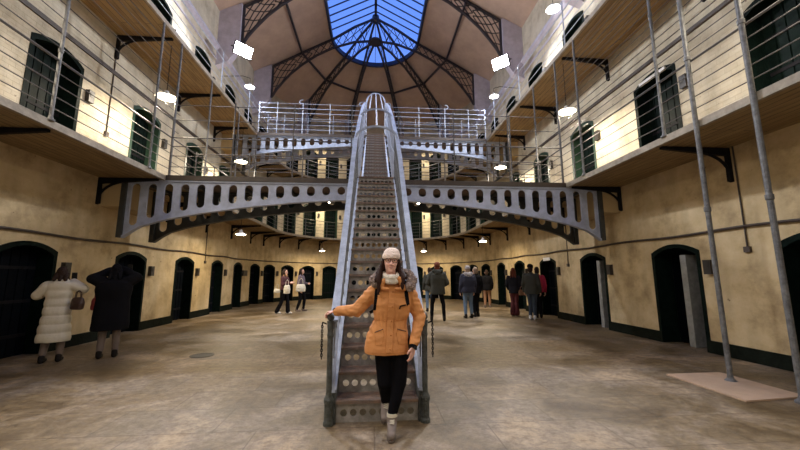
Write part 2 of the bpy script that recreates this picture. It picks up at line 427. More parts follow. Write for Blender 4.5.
# ---------------------------------------------------------------- conduits and string courses
def wpath(zf, r, U): return [PT(u, r, zf(u)) for u in U]
UU = sorted(set([i*.5 for i in range(0, 49)]+[UA+PI*i/40 for i in range(41)]+[UB+i*.5 for i in range(0, 49)]))
mb = MB(); mb.tube(wpath(lambda u: 2.345+.018*math.sin(u*2.1), W-.03, UU), .028, 6)
c = mb.build('conduit_pipe', M['conduit']); tag(c, 'thin dark pipe running along the ground floor wall above the cell doors', 'pipe')
mb = MB(); sweep(mb, [(W-.045, 6.53), (W, 6.53), (W, 6.62), (W-.045, 6.62)], us())
tag(mb.build('trim_1', M['conduit']), kind='structure', label='dark string course above the doors of the middle gallery')
mb = MB(); sweep(mb, [(W-.10, 10.85), (W, 10.75), (W, 11.0), (W-.12, 11.0)], us())
sweep(mb, [(W-.05, 10.35), (W, 10.35), (W, 10.42), (W-.05, 10.42)], us())
tag(mb.build('trim_2', M['pier']), kind='structure', label='pale moulded cornice above the top gallery doors')
# drop conduits on the walls
def drop(u, z0, z1, n):
    mb = MB(); mb.tube([PT(u, W-.02, z0), PT(u, W-.02, z1)], .014, 6); mb.prism([(u-.05, z0-.1), (u+.05, z0-.1), (u+.05, z0), (u-.05, z0)], lambda a, z: PT(a, W-.05, z), lambda a, z: PT(a, W, z))
    tag(mb.build('wall_conduit', M['conduit']), 'thin brown pipe on the '+n, 'pipe', 'short vertical wall pipes')
drop(uR(5.55), 2.0, 3.85, 'right ground floor wall between the nearest doorways')
drop(uR(11.2), 1.9, 3.85, 'right ground floor wall behind the end of the lower bridge')
drop(uL(14.0), 2.1, 3.85, 'left ground floor wall between the white lamp and the bridge')
drop(uL(8.5), 5.0, 7.6, 'left middle gallery wall by the arched doorway')
# white plates above two doors
def plate(u, z, n, w=.3, h=.09):
    mb = MB(); mb.prism([(u-w, z), (u+w, z), (u+w, z+h), (u-w, z+h)], lambda a, z: PT(a, W-.045, z), lambda a, z: PT(a, W-.005, z))
    tag(mb.build('door_plate', M['plate']), n, 'plate')
plate(uR(12.62), 2.06, 'blank white plate over the right ground floor doorway behind the man in black cap', .24, .12)
plate(uR(7.08), 6.13, 'blank white strip over the right middle gallery doorway', .38, .08)
mb = MB(); mb.prism([(uL(6.72)-.06, 1.40), (uL(6.72)+.06, 1.40), (uL(6.72)+.06, 1.62), (uL(6.72)-.06, 1.62)], lambda a, z: PT(a, W+.27, z), lambda a, z: PT(a, W+.29, z))
tag(mb.build('notice', M['plate']), 'small pale notice fixed to the nearest left cell door', 'notice')

# ---------------------------------------------------------------- galleries
for lv, nm, nn in ((1, 'middle', 'middle'), (2, 'top', 'top')):
    z = LV[lv]
    g = empty('gallery_walkway', (0, 0, 0), 0, f'{nn} timber walkway carried on black brackets all round the hall', 'gallery')
    U = us()
    mb = MB(); uvs = []
    for (r0, r1, zz, fl) in ((E+.03, W, z-.07, 1), (E+.03, W, z, 0)):
        for i in range(len(U)-1):
            a, b = U[i], U[i+1]
            q = [(a, r0), (b, r0), (b, r1), (a, r1)]
            if not fl: q = q[::-1]
            n = len(mb.v)
            for (uu, rr) in q: mb.v.append(tuple(PT(uu, rr, zz))); uvs.append((slen(uu, E), rr))
            mb.f.append((n, n+1, n+2, n+3))
    mb.build('deck', M['plank'], g, uv=uvs)
    mb = MB(); sweep(mb, [(E-.03, z-.10), (E+.03, z-.10), (E+.03, z+.02), (E-.03, z+.02)], U)
    mb.build('edge_board', M['edge'], g)
    # brackets between the doors
    ub = [uL(y) for y in (0.1, 2.9, 5.65, 8.5, 11.3, 13.9, 16.3)]+[uA(-84)]+[uA((AD[i]+AD[i+1])/2) for i in range(12)]+[uA(84)]+[uR(y) for y in (16.3, 13.9, 11.3, 8.5, 5.65, 2.9, .1)]
    for u in ub:
        b = MB(); w = .035 if u < UA or u > UB else .035/W
        def F(s): return lambda r, zz: PT(u+s, r, zz)
        b.prism([(W, z-.075), (E+.12, z-.075), (E+.12, z-.12), (W-.35, z-.20), (W, z-.22)], F(-w), F(w))
        pts = []
        for i in range(9):
            t = i/8*PI/2; pts.append((W-.02-(.62)*(1-math.cos(t)) , z-.62+.46*math.sin(t)))
        arc = [PT(u, r, zz) for r, zz in pts]; b.tube(arc, .028, 6)
        b.prism([(W, z-.72), (W-.07, z-.70), (W-.06, z-.2), (W, z-.2)], F(-w), F(w))
        b.build('bracket', M['black'], g)
# railings
def railing(name, U, r, z, hs, thick, label, cat, posts, pr=.017, wr=.009, hr=.020, m=None, top=None):
    g = empty(name, (0,0,0), 0, label, cat)
    for h in hs:
        mb = MB(); mb.tube([PT(u, r, z+h) for u in U], hr if h in thick else wr, 5)
        mb.build('handrail' if h in thick else 'rail_wire', m or M['wire'], g)
    for u in posts:
        mb = MB(); mb.tube([PT(u, r, z), PT(u, r, z+(top or max(hs))+.02)], pr, 6); mb.build('post', m or M['pole'], g)
    return g
A1 = [.22, .42, .62, .82, 1.03]
allp = [uL(y) for y in (0.3, 2.9)]+[uL(y) for y in (11.0, 13.5, 16.0, 18)]+[uA(a) for a in (-72,-54,-36,-18,0,18,36,54,72)]+[uR(y) for y in (18, 16.0, 13.5, 11, 8.1, 5.4, 2.9, .3)]
railing('gallery_railing', us(arc=40), E-.02, LV[1], A1, (1.03,), 'grey wire railing along the edge of the middle gallery', 'railing', allp)
for s, nm in ((0, 'left'), (1, 'right')):
    Us = [0, 14.9] if s == 0 else [UEND-14.9, UEND]
    g = empty('safety_wires', (0,0,0), 0, f'thin horizontal safety wires strung above the middle gallery handrail, {nm} side of the hall', 'wires')
    for h in ([1.25+.25*i for i in range(9)] if s == 0 else [1.2+.165*i for i in range(14)]):
        mb = MB(); mb.tube([PT(u, E-.02, LV[1]+h) for u in Us], .0085, 5); mb.build('wire', M['wire'], g)
railing('gallery_railing', us(arc=40), E-.02, LV[2], [.25, .5, .75, 1.03, 1.3], (1.03,), 'pale wire railing along the edge of the top gallery', 'railing', allp, m=M['steelblue'], wr=.009)
# poles
def pole(x, y, z0, z1, lab, r=.034):
    mb = MB(); mb.tube([(x, y, z0), (x, y, z1)], r, 10)
    mb.lathe((x, y, z0), [(r*2.2, 0), (r*2.2, .02), (r*1.3, .05), (r, .09)], 10)
    for zz in [z0+(z1-z0)*t for t in (.33, .66)]: mb.lathe((x, y, zz), [(r, -.04), (r*1.35, -.03), (r*1.35, .03), (r, .04)], 10)
    tag(mb.build('support_pole', M['pole']), lab, 'pole', 'grey iron poles under the galleries')
q = E-.02
pole(5.05, 4.76, 0, LV[2]-.1, 'tall grey pole standing on the floor beside the pale board, right side')
pole(5.05, 3.93, 0, LV[2]-.1, 'tall grey pole on the floor nearest the right edge of the photo')
for y, t in ((5.4, 'nearest the camera'), (7.75, 'just before the lower bridge'), (8.68, 'at the corner where the lower bridge meets the gallery'), (10.0, 'first beyond the lower bridge'), (12.0, 'second beyond the lower bridge'), (14.6, 'near the upper bridge')):
    pole(q, y, LV[1], LV[2]-.1, 'grey pole between the right galleries, '+t, .026)
for y, t in ((5.5, 'nearest the camera'), (7.9, 'just before the lower bridge'), (8.68, 'at the corner where the lower bridge meets the gallery'), (10.4, 'first beyond the lower bridge'), (12.6, 'second beyond the lower bridge'), (14.6, 'near the upper bridge')):
    pole(-q, y, LV[1], LV[2]-.1, 'grey pole between the left galleries, '+t, .026)

# ---------------------------------------------------------------- bridges
def interp(tab, x):
    if x <= tab[0][0]: return tab[0][1]
    for i in range(len(tab)-1):
        if x <= tab[i+1][0]:
            a, b = tab[i], tab[i+1]; t = (x-a[0])/(b[0]-a[0]); return a[1]+(b[1]-a[1])*t
    return tab[-1][1]
def girder(y, th, ztop, bot, X, sp, zh0, hmin, m, parent, name):
    """plate with a row of oblong holes, each cell sp wide; y front face"""
    mb = MB(); n = int((X-.28)/sp); xe = .28+n*sp
    # centre the cells
    cells = [(.28+i*sp, .28+(i+1)*sp) for i in range(n)]
    cells = [(-b_, -a_) for a_, b_ in cells]+cells
    mb.box(-.28, .28, y, y+th, bot[0][1], ztop)
    hw = .10
    for (a, b) in cells:
        c = (a+b)/2; zb0 = interp(bot, abs(a)); zb1 = interp(bot, abs(b)); zbc = interp(bot, abs(c))
        ht = zh0; hb = min(zbc+.135, ht-.205); 
        rr = hw
        hole = []
        for i in range(9):
            t = PI*i/8; hole.append((c+rr*math.cos(t), ht-rr+rr*math.sin(t)))
        for i in range(9):
            t = PI+PI*i/8; hole.append((c+rr*math.cos(t), hb+rr+rr*math.sin(t)))
        outer = []
        for i in range(9):
            t = i/8; outer.append((b+(a-b)*t, ztop))
        for i in range(9):
            t = i/8; outer.append((a+(b-a)*t, zb0+(zb1-zb0)*t))
        nn = len(hole)
        for (yy, flip) in ((y, 0), (y+th, 1)):
            base = len(mb.v)
            mb.v += [(p[0], yy, p[1]) for p in hole]+[(p[0], yy, p[1]) for p in outer]
            for i in range(nn):
                j = (i+1) % nn
                f = (base+i, base+j, base+nn+j, base+nn+i)
                mb.f.append(f if flip else f[::-1])
        base = len(mb.v)
        mb.v += [(p[0], y, p[1]) for p in hole]+[(p[0], y+th, p[1]) for p in hole]
        for i in range(nn):
            j = (i+1) % nn; mb.f.append((base+i, base+j, base+nn+j, base+nn+i))
    for s in (-1, 1):   # solid end piece
        mb.box(min(s*xe, s*X), max(s*xe, s*X), y, y+th, interp(bot, X)-.02, ztop)
    o = mb.build(name, m, parent)
    # flanges
    fb = MB()
    k = 60; xs = [-X+2*X*i/k for i in range(k+1)]
    prof = []
    for i in range(k):
        a, b = xs[i], xs[i+1]; za, zb = interp(bot, abs(a)), interp(bot, abs(b))
        fb.bar((a, y+th/2, za), (b, y+th/2, zb), .13, .035)
    fb.bar((-X, y+th/2, ztop), (X, y+th/2, ztop), .13, .04)
    fb.build('girder_flange', m, parent)
    return o
def bezbot(pts): return pts
BOT1 = [(0,3.425),(1,3.405),(2,3.33),(3,3.22),(4.2,3.04),(5.1,2.86),(5.6,2.70),(5.95,2.48),(6.2,2.22)]
BOT2 = [(0,7.21),(1,7.19),(2,7.12),(3,7.02),(4.2,6.86),(5.1,6.72),(5.6,6.58),(5.95,6.36),(6.2,6.1)]
BR = []
for (y0, dy, z, bot, lab) in ((8.60, 1.25, LV[1], BOT1, 'lower blue-grey cast-iron footbridge crossing the hall at the middle gallery'), (14.65, 1.25, LV[2], BOT2, 'upper pale cast-iron footbridge further back at the top gallery')):
    g = empty('iron_bridge', (0, y0, 0), 0, lab, 'bridge')
    def P0(o): o.matrix_parent_inverse = Matrix.Translation((0, -y0, 0)); return o
    mb = MB()
    for i in range(int(2*E/.4)+1): 
        a = -E+.03+i*.4; mb.box(a, min(a+.39, E-.03), y0-.05, y0+dy+.05, z-.06, z)
    P0(mb.build('deck', M['tread'], g))
    mb = MB(); mb.box(-E, E, y0-.07, y0-.05, z-.09, z+.03); mb.box(-E, E, y0+dy+.05, y0+dy+.07, z-.09, z+.03); P0(mb.build('edge_strip', M['conduit'], g))
    X = 6.0
    gm = M['girder'] if z < 5 else M['steelblue']
    for (yy, nm2, mm) in ((y0, 'girder', gm), (y0+dy-.04, 'girder', M['girderdark'] if z < 5 else M['girder'])):
        # drop to the wall past the gallery edge
        o = girder(yy, .04, z-.11, bot, X, .38, z-.17, 1, mm, g, nm2); P0(o)
    for o in [c for c in bpy.data.objects if c.parent == g and c.name.startswith('girder_flange')]: P0(o)
    for i in range(-15, 16, 3):
        mb = MB(); mb.bar((i*.38, y0+.04, z-.12), (i*.38, y0+dy-.04, z-.12), .05, .08)
        P0(mb.build('cross_beam', M['girderdark'], g))
    for s in (-1, 1):
        for (ya, yb) in ((y0-.05, y0+.09), (y0+dy-.09, y0+dy+.05)):
            b = MB(); b.box(min(s*5.98, s*6.10), max(s*5.98, s*6.10), ya, yb, z-1.50, z-.1)
            P0(b.build('wall_bracket', M['girderdark'], g))
        b = MB(); b.box(min(s*6.10, s*(W-.005)), max(s*6.10, s*(W-.005)), y0-.05, y0+dy+.05, z-.75, z-.08)
        P0(b.build('corbel', M['wall0'], g))
    BR.append(g)
def straight_rail(name, y, z, x0, x1, hs, thick, label, m, posts, top, curl=False):
    g = empty(name, (0, y, z), 0, label, 'railing')
    for h in hs:
        mb = MB(); mb.tube([(x0, 0, h), (x1, 0, h)], .017 if h in thick else .010, 6); mb.build('handrail' if h in thick else 'rail_bar', m, g)
    for x in posts:
        mb = MB(); mb.tube([(x, 0, -.02), (x, 0, top)], .018, 6); mb.build('post', m, g)
    return g
H1 = [.27, .55, .80, 1.03, 1.5, 1.9]
H2 = [.25, .5, .75, 1.0, 1.22, 1.45]
for (yy, tx) in ((8.62, 'front'), (9.83, 'back')):
    for s, t in ((-1, 'left'), (1, 'right')):
        straight_rail('bridge_railing', yy, LV[1], s*.62, s*(E-.03), H1 if tx == 'front' else H1[:4], (1.03,), f'grey bar railing on the {tx} edge of the lower bridge, {t} of the staircase', M['wire'], [s*x for x in (.62, 2.1, 3.6, 5.08)], 2.0 if tx == 'front' else 1.1)
for (yy, tx) in ((14.67, 'front'), (15.88, 'back')):
    for s, t in ((-1, 'left'), (1, 'right')):
        g = straight_rail('bridge_railing', yy, LV[2], s*.55, s*(E-.03), H2 if tx == 'front' else H2[:5], (1.22, 1.0), f'pale bar railing on the {tx} edge of the upper bridge, {t} of the stair cage', M['steelblue'], [s*x for x in (.55, 2.0, 3.2, 4.3, 5.08)], 1.5)
        if tx == 'front':
            for xx in (.55, 3.2):
                mb = MB(); mb.tube([(s*(xx+.16*math.sin(t2*PI/8)), 0, 1.45+.12*(1-math.cos(t2*PI/8))*.8) for t2 in range(0, 9)], .018, 6); mb.build('scroll', M['steelblue'], g)

# ---------------------------------------------------------------- staircase
ST = empty('iron_staircase', (.03, 3.85, 0), 0, 'perforated cast-iron staircase rising up the middle of the hall to both bridges', 'staircase')
SX, SYB = .03, 3.85
def stp(y, z, x=0): return (x, y-SYB, z)
def perf_riser(w, h, n, rr, th=.015):
    """plate in xz, width w, height h with n round holes"""
    mb = MB(); cw = w/(n+.6); x0 = -cw*n/2
    K = 12
    def cell(a, b, hole):
        sq = []
        for i in range(K):
            t = 2*PI*(i+.5)/K; c, s = math.cos(t), math.sin(t); m = max(abs(c), abs(s)); sq.append(((a+b)/2+(b-a)/2*c/m, h/2+h/2*s/m))
        ho = [((a+b)/2+rr*math.cos(2*PI*(i+.5)/K), h/2+rr*math.sin(2*PI*(i+.5)/K)) for i in range(K)]
        for yy, fl in ((0, 0), (th, 1)):
            bs = len(mb.v); mb.v += [(p[0], yy, p[1]) for p in ho]+[(p[0], yy, p[1]) for p in sq]
            for i in range(K):
                j = (i+1) % K; f = (bs+i, bs+j, bs+K+j, bs+K+i); mb.f.append(f[::-1] if not fl else f)
        bs = len(mb.v); mb.v += [(p[0], 0, p[1]) for p in ho]+[(p[0], th, p[1]) for p in ho]
        for i in range(K):
            j = (i+1) % K; mb.f.append((bs+i, bs+j, bs+K+j, bs+K+i))
    for i in range(n): cell(x0+i*cw, x0+(i+1)*cw, 1)
    mb.box(-w/2, x0, 0, th, 0, h); mb.box(x0+n*cw, w/2, 0, th, 0, h)
    # small diamonds between the circles, raised
    for i in range(n+1):
        x = x0+i*cw
        for zz in (h*.2, h*.8):
            mb.prism([(x-.012, zz), (x, zz-.014), (x+.012, zz), (x, zz+.014)], lambda a, b: (a, -.004, b), lambda a, b: (a, .0, b))
    return mb
def flight(y0, z0, y1, z1, n, hw, nm):
    run = (y1-y0)/n; rise = (z1-z0)/n
    pr_ = None
    for i in range(n):
        y = y0+i*run; z = z0+i*rise
        if pr_ is None:
            r = perf_riser(2*hw, rise-.03, 8, .036).build('riser', M['riser'], ST); pr_ = r.data
            t = MB(); 
            t.box(-hw, hw, -.03, run+.02, -.03, 0); 
            for k in range(6): t.box(-hw+.02, hw-.02, -.02+k*run/6, -.02+k*run/6+.012, 0, .006)
            to = t.build('tread', M['tread'], ST); td = to.data
        else:
            r = bpy.data.objects.new('riser', pr_); COL.objects.link(r); r.parent = ST
            to = bpy.data.objects.new('tread', td); COL.objects.link(to); to.parent = ST
        r.location = stp(y, z); to.location = stp(y, z+rise)
    # stringers
    for s in (-1, 1):
        mb = MB(); x = s*(hw+.02); sl = rise/run
        poly = [(y0-.04, z0+.0), (y0+.30, z0), (y1+.1, z1-.22), (y1+.1, z1+.05), (y0-.04, z0+rise+.10)]
        mb.prism(poly, lambda a, b: stp(a, b, x-.018), lambda a, b: stp(a, b, x+.018))
        so = mb.build('stringer', M['newel'] if nm == 'lower' else M['steelblue'], ST)
        mb = MB(); mb.bar(stp(y0-.04, z0+rise+.11, x), stp(y1+.1, z1+.06, x), .05, .02)
        mb.build('stringer_cap', M['steelblue'], so)
flight(3.85, 0, 8.5, LV[1], 18, .43, 'lower')
flight(9.85, LV[1], 14.62, LV[2], 18, .385, 'upper')
# handrails, lattice panels
HR = [(3.87,1.02),(4.22,1.30),(4.9,1.98),(5.7,2.76),(6.2,3.28),(6.7,3.85),(7.5,4.58),(8.5,5.32),(9.7,6.22),(12,7.75),(14.6,9.25)]
LO = [(3.87,.34),(8.5,4.02),(9.85,4.3),(14.6,7.95)]
for s in (-1, 1):
  if 1:
    mb = MB(); 
    pts = [stp(y, z, s*.475) for y, z in HR]
    for i in range(len(pts)-1): mb.bar(pts[i], pts[i+1], .085, .035)
    mb.build('handrail', M['steelblue'], ST)
  for (YA, YB, N_, LM) in ((3.95, 8.6, 22, M['midgrey']), (8.6, 14.55, 26, M['steelblue'])):
    mb = MB()
    ys = [YA+(YB-YA)*i/N_ for i in range(N_+1)]
    for i in range(N_+1):
        y = ys[i]; zt = interp(HR, y); zb = interp(LO, y)
        if i % 2 == 0: mb.bar(stp(y, zb, s*.475), stp(y, zt, s*.475), .014, .014)
        for d in (1, 2):
            if i+d <= N_:
                y2 = ys[i+d]; h0 = zt-zb; z2t = interp(HR, y2); z2b = interp(LO, y2)
                m0 = (zb+zt)/2; m2 = (z2b+z2t)/2
                if d == 1:
                    mb.bar(stp(y, zb, s*.475), stp(y2, m2, s*.475), .012, .012); mb.bar(stp(y, m0, s*.475), stp(y2, z2b, s*.475), .012, .012)
                    mb.bar(stp(y, m0, s*.475), stp(y2, z2t, s*.475), .012, .012); mb.bar(stp(y, zt, s*.475), stp(y2, m2, s*.475), .012, .012)
    for i in range(len(ys)-1):
        mid = lambda y: (interp(LO, y)+interp(HR, y))/2
        mb.bar(stp(ys[i], mid(ys[i]), s*.475), stp(ys[i+1], mid(ys[i+1]), s*.475), .012, .018)
    mb.build('lattice_panel', LM, ST)
  if 1:
    # newel post
    ne = MB(); x = s*.50
    ne.lathe(stp(3.80, 0, x), [(.052, 0), (.052, .03), (.044, .05), (.044, .21), (.052, .22), (.052, .25), (.033, .29), (.030, .32), (.030, .85), (.036, .88), (.030, .92), (.038, .99), (.038, 1.03)], 14)
    nw = ne.build('newel_post', M['newel'], ST, smooth=False)
    fi = MB(); fi.lathe(stp(3.80, 1.03, x), [(.02, 0), (.036, .02), (.04, .04), (.03, .065), (.01, .08)], 14); fi.build('finial', M['newel'], nw)
    # slanted foot of the handrail
    f = MB(); f.tube([stp(3.83, .30, s*.47), stp(3.86, .42, s*.475), stp(3.98, .62, s*.475), stp(4.15, .85, s*.475), stp(4.5, 1.35, s*.475)], [.045, .034, .03, .028, .02], 8)
    f.build('rail_foot', M['steelblue'], ST)
# cage hoops over the stair
HP = [(7.6, 4.66, .475, .29), (9.75, 6.18, .475, .30), (14.4, 9.15, .42, .45)]
hoop_pts = []
for (y, z, hx, rise) in HP:
    pts = [stp(y, z+rise*math.sin(t*PI/14), -hx*math.cos(t*PI/14)) for t in range(15)]
    hoop_pts.append(pts)
    mb = MB(); 
    for i in range(14): mb.bar(pts[i], pts[i+1], .05, .035, (0,1,0))
    mb.build('cage_hoop', M['steelblue'], ST)
for k in (3, 5, 7, 9, 11):
    mb = MB(); a = [hoop_pts[j][k] for j in ((0,1,2) if k == 7 else (1,2))]; mb.tube(a, .018, 6); mb.build('cage_bar', M['steelblue'], ST)
# uprights at the upper landing
for s in (-1, 1):
    mb = MB(); mb.tube([stp(14.5, 7.7, s*.42), stp(14.5, 9.2, s*.42)], .025, 8)
    mb.build('landing_post', M['steelblue'], ST)
# chains hanging from the newels
for s, t in ((-1, 'left'), (1, 'right')):
    mb = MB(); x = SX+s*.585; y = 3.78
    cz = 1.0
    for i in range(15):
        zc = cz-i*.024; pts = []
        for k in range(8):
            a = 2*PI*k/8; dx = .010*math.cos(a); dz = .018*math.sin(a)
            pts.append((x+(dx if i % 2 else 0), y+(0 if i % 2 else dx), zc+dz))
        mb.tube(pts, .0045, 5, closed=True)
    mb.tube([(SX+s*.54, 3.79, 1.0), (x, y, 1.02)], .008, 6)
    tag(mb.build('chain', M['black']), f'short dark chain hanging from the {t} newel post of the staircase', 'chain')

# ---------------------------------------------------------------- roof
CZ = lambda r: 13.0+(5.64-r)*(1.9/3.24)     # line of the roof slope
RIM = 2.42
U = us(arc=60)
mb = MB(); uvs = []
for i in range(len(U)-1):
    a, b = U[i], U[i+1]
    for (r0, r1) in ((W+.02, RIM),):
        n = len(mb.v)
        for (uu, rr) in ((a, r0), (b, r0), (b, r1), (a, r1)):
            mb.v.append(tuple(PT(uu, rr, CZ(rr)+.12))); uvs.append((rr, slen(uu, 4)))
        mb.f.append((n, n+1, n+2, n+3))
tag(mb.build('ceiling', M['roofply'], uv=uvs), kind='structure')
# gable piece above the back wall is solid wall_back; rim curb
mb = MB(); sweep(mb, [(RIM, 14.85), (RIM+.12, 14.85), (RIM+.12, 15.12), (RIM, 15.12)], U)
sk = empty('skylight', (0, CY, 15.0)); tag(sk, 'long gabled glass skylight with a rounded end showing blue dusk sky', 'skylight')
inv = Matrix.Translation((0, -CY, -15.0))
M['skyframe'] = mat('blue_black_glazing_bar', (.02,.03,.07), .5)
def PS(o): o.matrix_parent_inverse = inv; return o
PS(mb.build('curb', M['skyframe'], sk))
RZ = 16.42; GZ = lambda r: 15.12+(RIM-r)*(RZ-15.12)/RIM
mb = MB()
for i in range(len(U)-1):
    a, b = U[i], U[i+1]
    n = len(mb.v)
    for (uu, rr) in ((a, RIM), (b, RIM), (b, 0), (a, 0)): mb.v.append(tuple(PT(uu, rr, GZ(rr)+.03)))
    mb.f.append((n, n+1, n+2, n+3))
PS(mb.build('glass', M['glass'], sk))
mb = MB()
y = Y0+.2
while y < CY-.2:
    for s in (-1, 1): mb.bar((s*RIM, y, GZ(RIM)), (0, y, GZ(0)), .035, .06)
    y += .52
for k in range(-5, 6):
    a = R(k*16); mb.bar((RIM*math.sin(a), CY+RIM*math.cos(a), GZ(RIM)), (0, CY, GZ(0)), .025, .04)
PS(mb.build('glazing_bars', M['skyframe'], sk))
mb = MB(); mb.bar((0, Y0, RZ), (0, CY, RZ), .14, .16); PS(mb.build('ridge', M['rib'], sk))
mb = MB(); mb.lathe((0, CY, RZ-.42), [(.10, 0), (.22, .12), (.20, .42)], 12); PS(mb.build('hub', M['rib'], sk))
# trusses
def rib(direction, origin, label):
    dx, dy = direction
    g = empty('roof_truss', (0,0,0), 0, label, 'roof truss', None)
    def T(r, z): return Vector((origin[0]+dx*r, origin[1]+dy*r, z))
    UP = [(5.64, 12.98), (4.1, CZ(4.1)-.02), (2.42, CZ(2.42)-.06), (1.2, GZ(1.2)-.10), (.2, GZ(.2)-.12)]
    LOW = [(5.62, 11.2), (5.40, 11.62), (5.1, 12.05), (4.65, 12.62), (4.1, 13.16), (3.3, 13.78), (2.42, 14.28), (1.2, 14.72), (.3, 14.82)]
    for nm, P_ in (('upper_chord', UP), ('lower_chord', LOW)):
        mb = MB()
        for i in range(len(P_)-1): mb.bar(T(*P_[i]), T(*P_[i+1]), .11, .085)
        mb.build(nm, M['rib'], g)
    mb = MB(); mb.bar(T(5.64, 11.15), T(5.64, 13.0), .11, .08); mb.build('wall_post', M['rib'], g)
    up = sorted(UP); lo = sorted(LOW)
    zu = lambda r: interp(up, r); zl = lambda r: interp(lo, r)
    mb = MB()
    # spandrel: square lattice set diagonally, near the foot; simple crossing beyond
    st = [5.64-i*.42 for i in range(13)]
    for i in range(12):
        a, b = st[i], st[i+1]
        if b < .3: break
        m = 3 if a > 4.7 else (2 if a > 3.6 else 1)
        for k in range(m):
            f0, f1 = k/m, (k+1)/m
            za0 = zl(a)+(zu(a)-zl(a))*f0; za1 = zl(a)+(zu(a)-zl(a))*f1
            zb0 = zl(b)+(zu(b)-zl(b))*f0; zb1 = zl(b)+(zu(b)-zl(b))*f1
            mb.bar(T(a, za0), T(b, zb1), .03, .03); mb.bar(T(a, za1), T(b, zb0), .03, .03)
    mb.build('lattice', M['rib'], g)
    # pier the truss stands on
    return g
def pier(dx, dy, origin, lab):
    mb = MB(); px, py = -dy, dx; w = .15
    P_ = lambda r, s, z: (origin[0]+dx*r+px*s, origin[1]+dy*r+py*s, z)
    n = len(mb.v)
    ro = W+.3
    prof = [(W, 10.1), (6.1, 10.3), (5.68, 11.0), (5.68, 13.02), (W+.02, 12.6)]
    mb.prism(prof, lambda r, z: P_(r, -w, z), lambda r, z: P_(r, w, z))
    tag(mb.build('pier', M['pier']), kind='structure', label=lab)
yr = [5.1, 9.4, 13.7, 18.0]
for i, y in enumerate(yr):
    for s, t in ((-1, 'left'), (1, 'right')):
        if i >= 1:
            pier(s, 0, (0, y), f'pale pier on the {t} wall')
        if i >= 0:
            rib((s, 0), (0, y), f'dark iron lattice roof truss on the {t} side, {ordn[3-i]} from the rounded end' if i < 3 else f'dark iron lattice roof truss meeting the skylight hub square from the {t}')
for a in (-50, -18, 18, 50):
    t = 'left' if a < 0 else 'right'; w_ = 'outer' if abs(a) > 30 else 'inner'
    dx, dy = math.sin(R(a)), math.cos(R(a))
    pier(dx, dy, (0, CY), 'pale pier at the curved end'); rib((dx, dy), (0, CY), f'dark iron roof truss fanning over the rounded end, {w_} one on the {t}')
mb = MB(); mb.lathe((0, CY, 14.72), [(.34, 0), (.38, .06), (.34, .14)], 16); tag(mb.build('roof_ring', M['rib']), 'flat dark iron ring plate hanging under the skylight hub where trusses meet', 'ring')
mb = MB(); pl = [(-4.1, Y0), (-4.1, 18)]+[(4.1*math.sin(R(a)), CY+4.1*math.cos(R(a))) for a in (-50, -18, 18, 50)]+[(4.1, 18), (4.1, Y0)]
for i in range(len(pl)-1): mb.bar((*pl[i], CZ(4.1)-.02), (*pl[i+1], CZ(4.1)-.02), .09, .10)
tag(mb.build('roof_purlin', M['rib']), 'dark iron purlin linking the roof trusses halfway up the ceiling', 'purlin')

# ---------------------------------------------------------------- lamps
def lamp_point(loc, power, col, size, name='lamp_light'):
    l = bpy.data.lights.new(name, 'AREA'); l.shape = 'DISK'; l.size = size; l.energy = power; l.color = col
    o = bpy.data.objects.new(name, l); COL.objects.link(o); o.location = loc; return o
WARM = (1, .80, .50); NEU = (1, .86, .66); COOL = (.90, .92, 1)
def pendant(loc, top, lab, col, power, rad=.25, bm=None):
    x, y, z = loc
    g = empty('pendant_lamp', loc, 0, lab, 'lamp')
    mb = MB(); mb.lathe((0,0,0), [(rad, 0), (rad*.96, .02), (rad*.55, .07), (.06, .10), (.055, .17), (.02, .19)], 20, cap=False); mb.build('lamp_shade', M['lampwhite'], g, smooth=False)
    mb = MB(); mb.lathe((0,0,0), [(.01, -.025), (rad*.6, -.02), (rad*.88, .0), (rad*.8, .012)], 20); mb.build('bulb', bm, g)
    mb = MB(); mb.tube([(0,0,.18), (0,0,top-z)], .009, 6)
    sgn = 1 if x > 0 else -1
    mb.build('stem', M['black'], g)
    a = lamp_point((x, y, z-.05), power, col, rad*1.6)
    return g
for s, t in ((-1, 'left'), (1, 'right')):
    for y, n_ in ((-1.6, 'behind the camera'), (3.6, 'over the foreground'), (8.78, 'above the lower bridge end'), (13.9, 'just before the upper bridge')):
        pendant((s*5.42, y, 6.1), LV[2]-.08, f'white disc lamp hanging under the top gallery on the {t}, {n_}', NEU, ((110 if y < 10 else 140) if y > 5 else (150 if s < 0 else 75)), bm=M['bulbwarm'])
    for y, n_ in ((3.6, 'over the foreground'), (8.95, 'nearer pair'), (14.1, 'farther pair')):
        g = pendant((s*5.35, y, 9.5), 9.5+.4, f'bright disc lamp on a wall arm, top gallery, {t} side, {n_}', COOL, 120 if y > 5 else 60, rad=.20, bm=M['bulbcool'])
        mb = MB(); mb.tube([(0, 0, .4), (s*.3, 0, .5), (s*(W-5.35), 0, .45)], .012, 6); mb.build('wall_arm', M['black'], g)
for (x, y, n_) in ((-4.98, 13.2, 'left, below the middle gallery'), (4.98, 15.3, 'right, below the middle gallery'), (-3.2, 21.75, 'left of the staircase below the curved gallery'), (3.2, 21.75, 'right of the staircase below the curved gallery'), (-5.0, 7.0, 'x'), (5.0, 8.2, 'x')):
    if n_ == 'x': continue
    g = pendant((x, y, 3.05), 3.80, 'small white enamel lamp hanging on the '+n_, WARM, 55, rad=.19, bm=M['bulbwarm'])
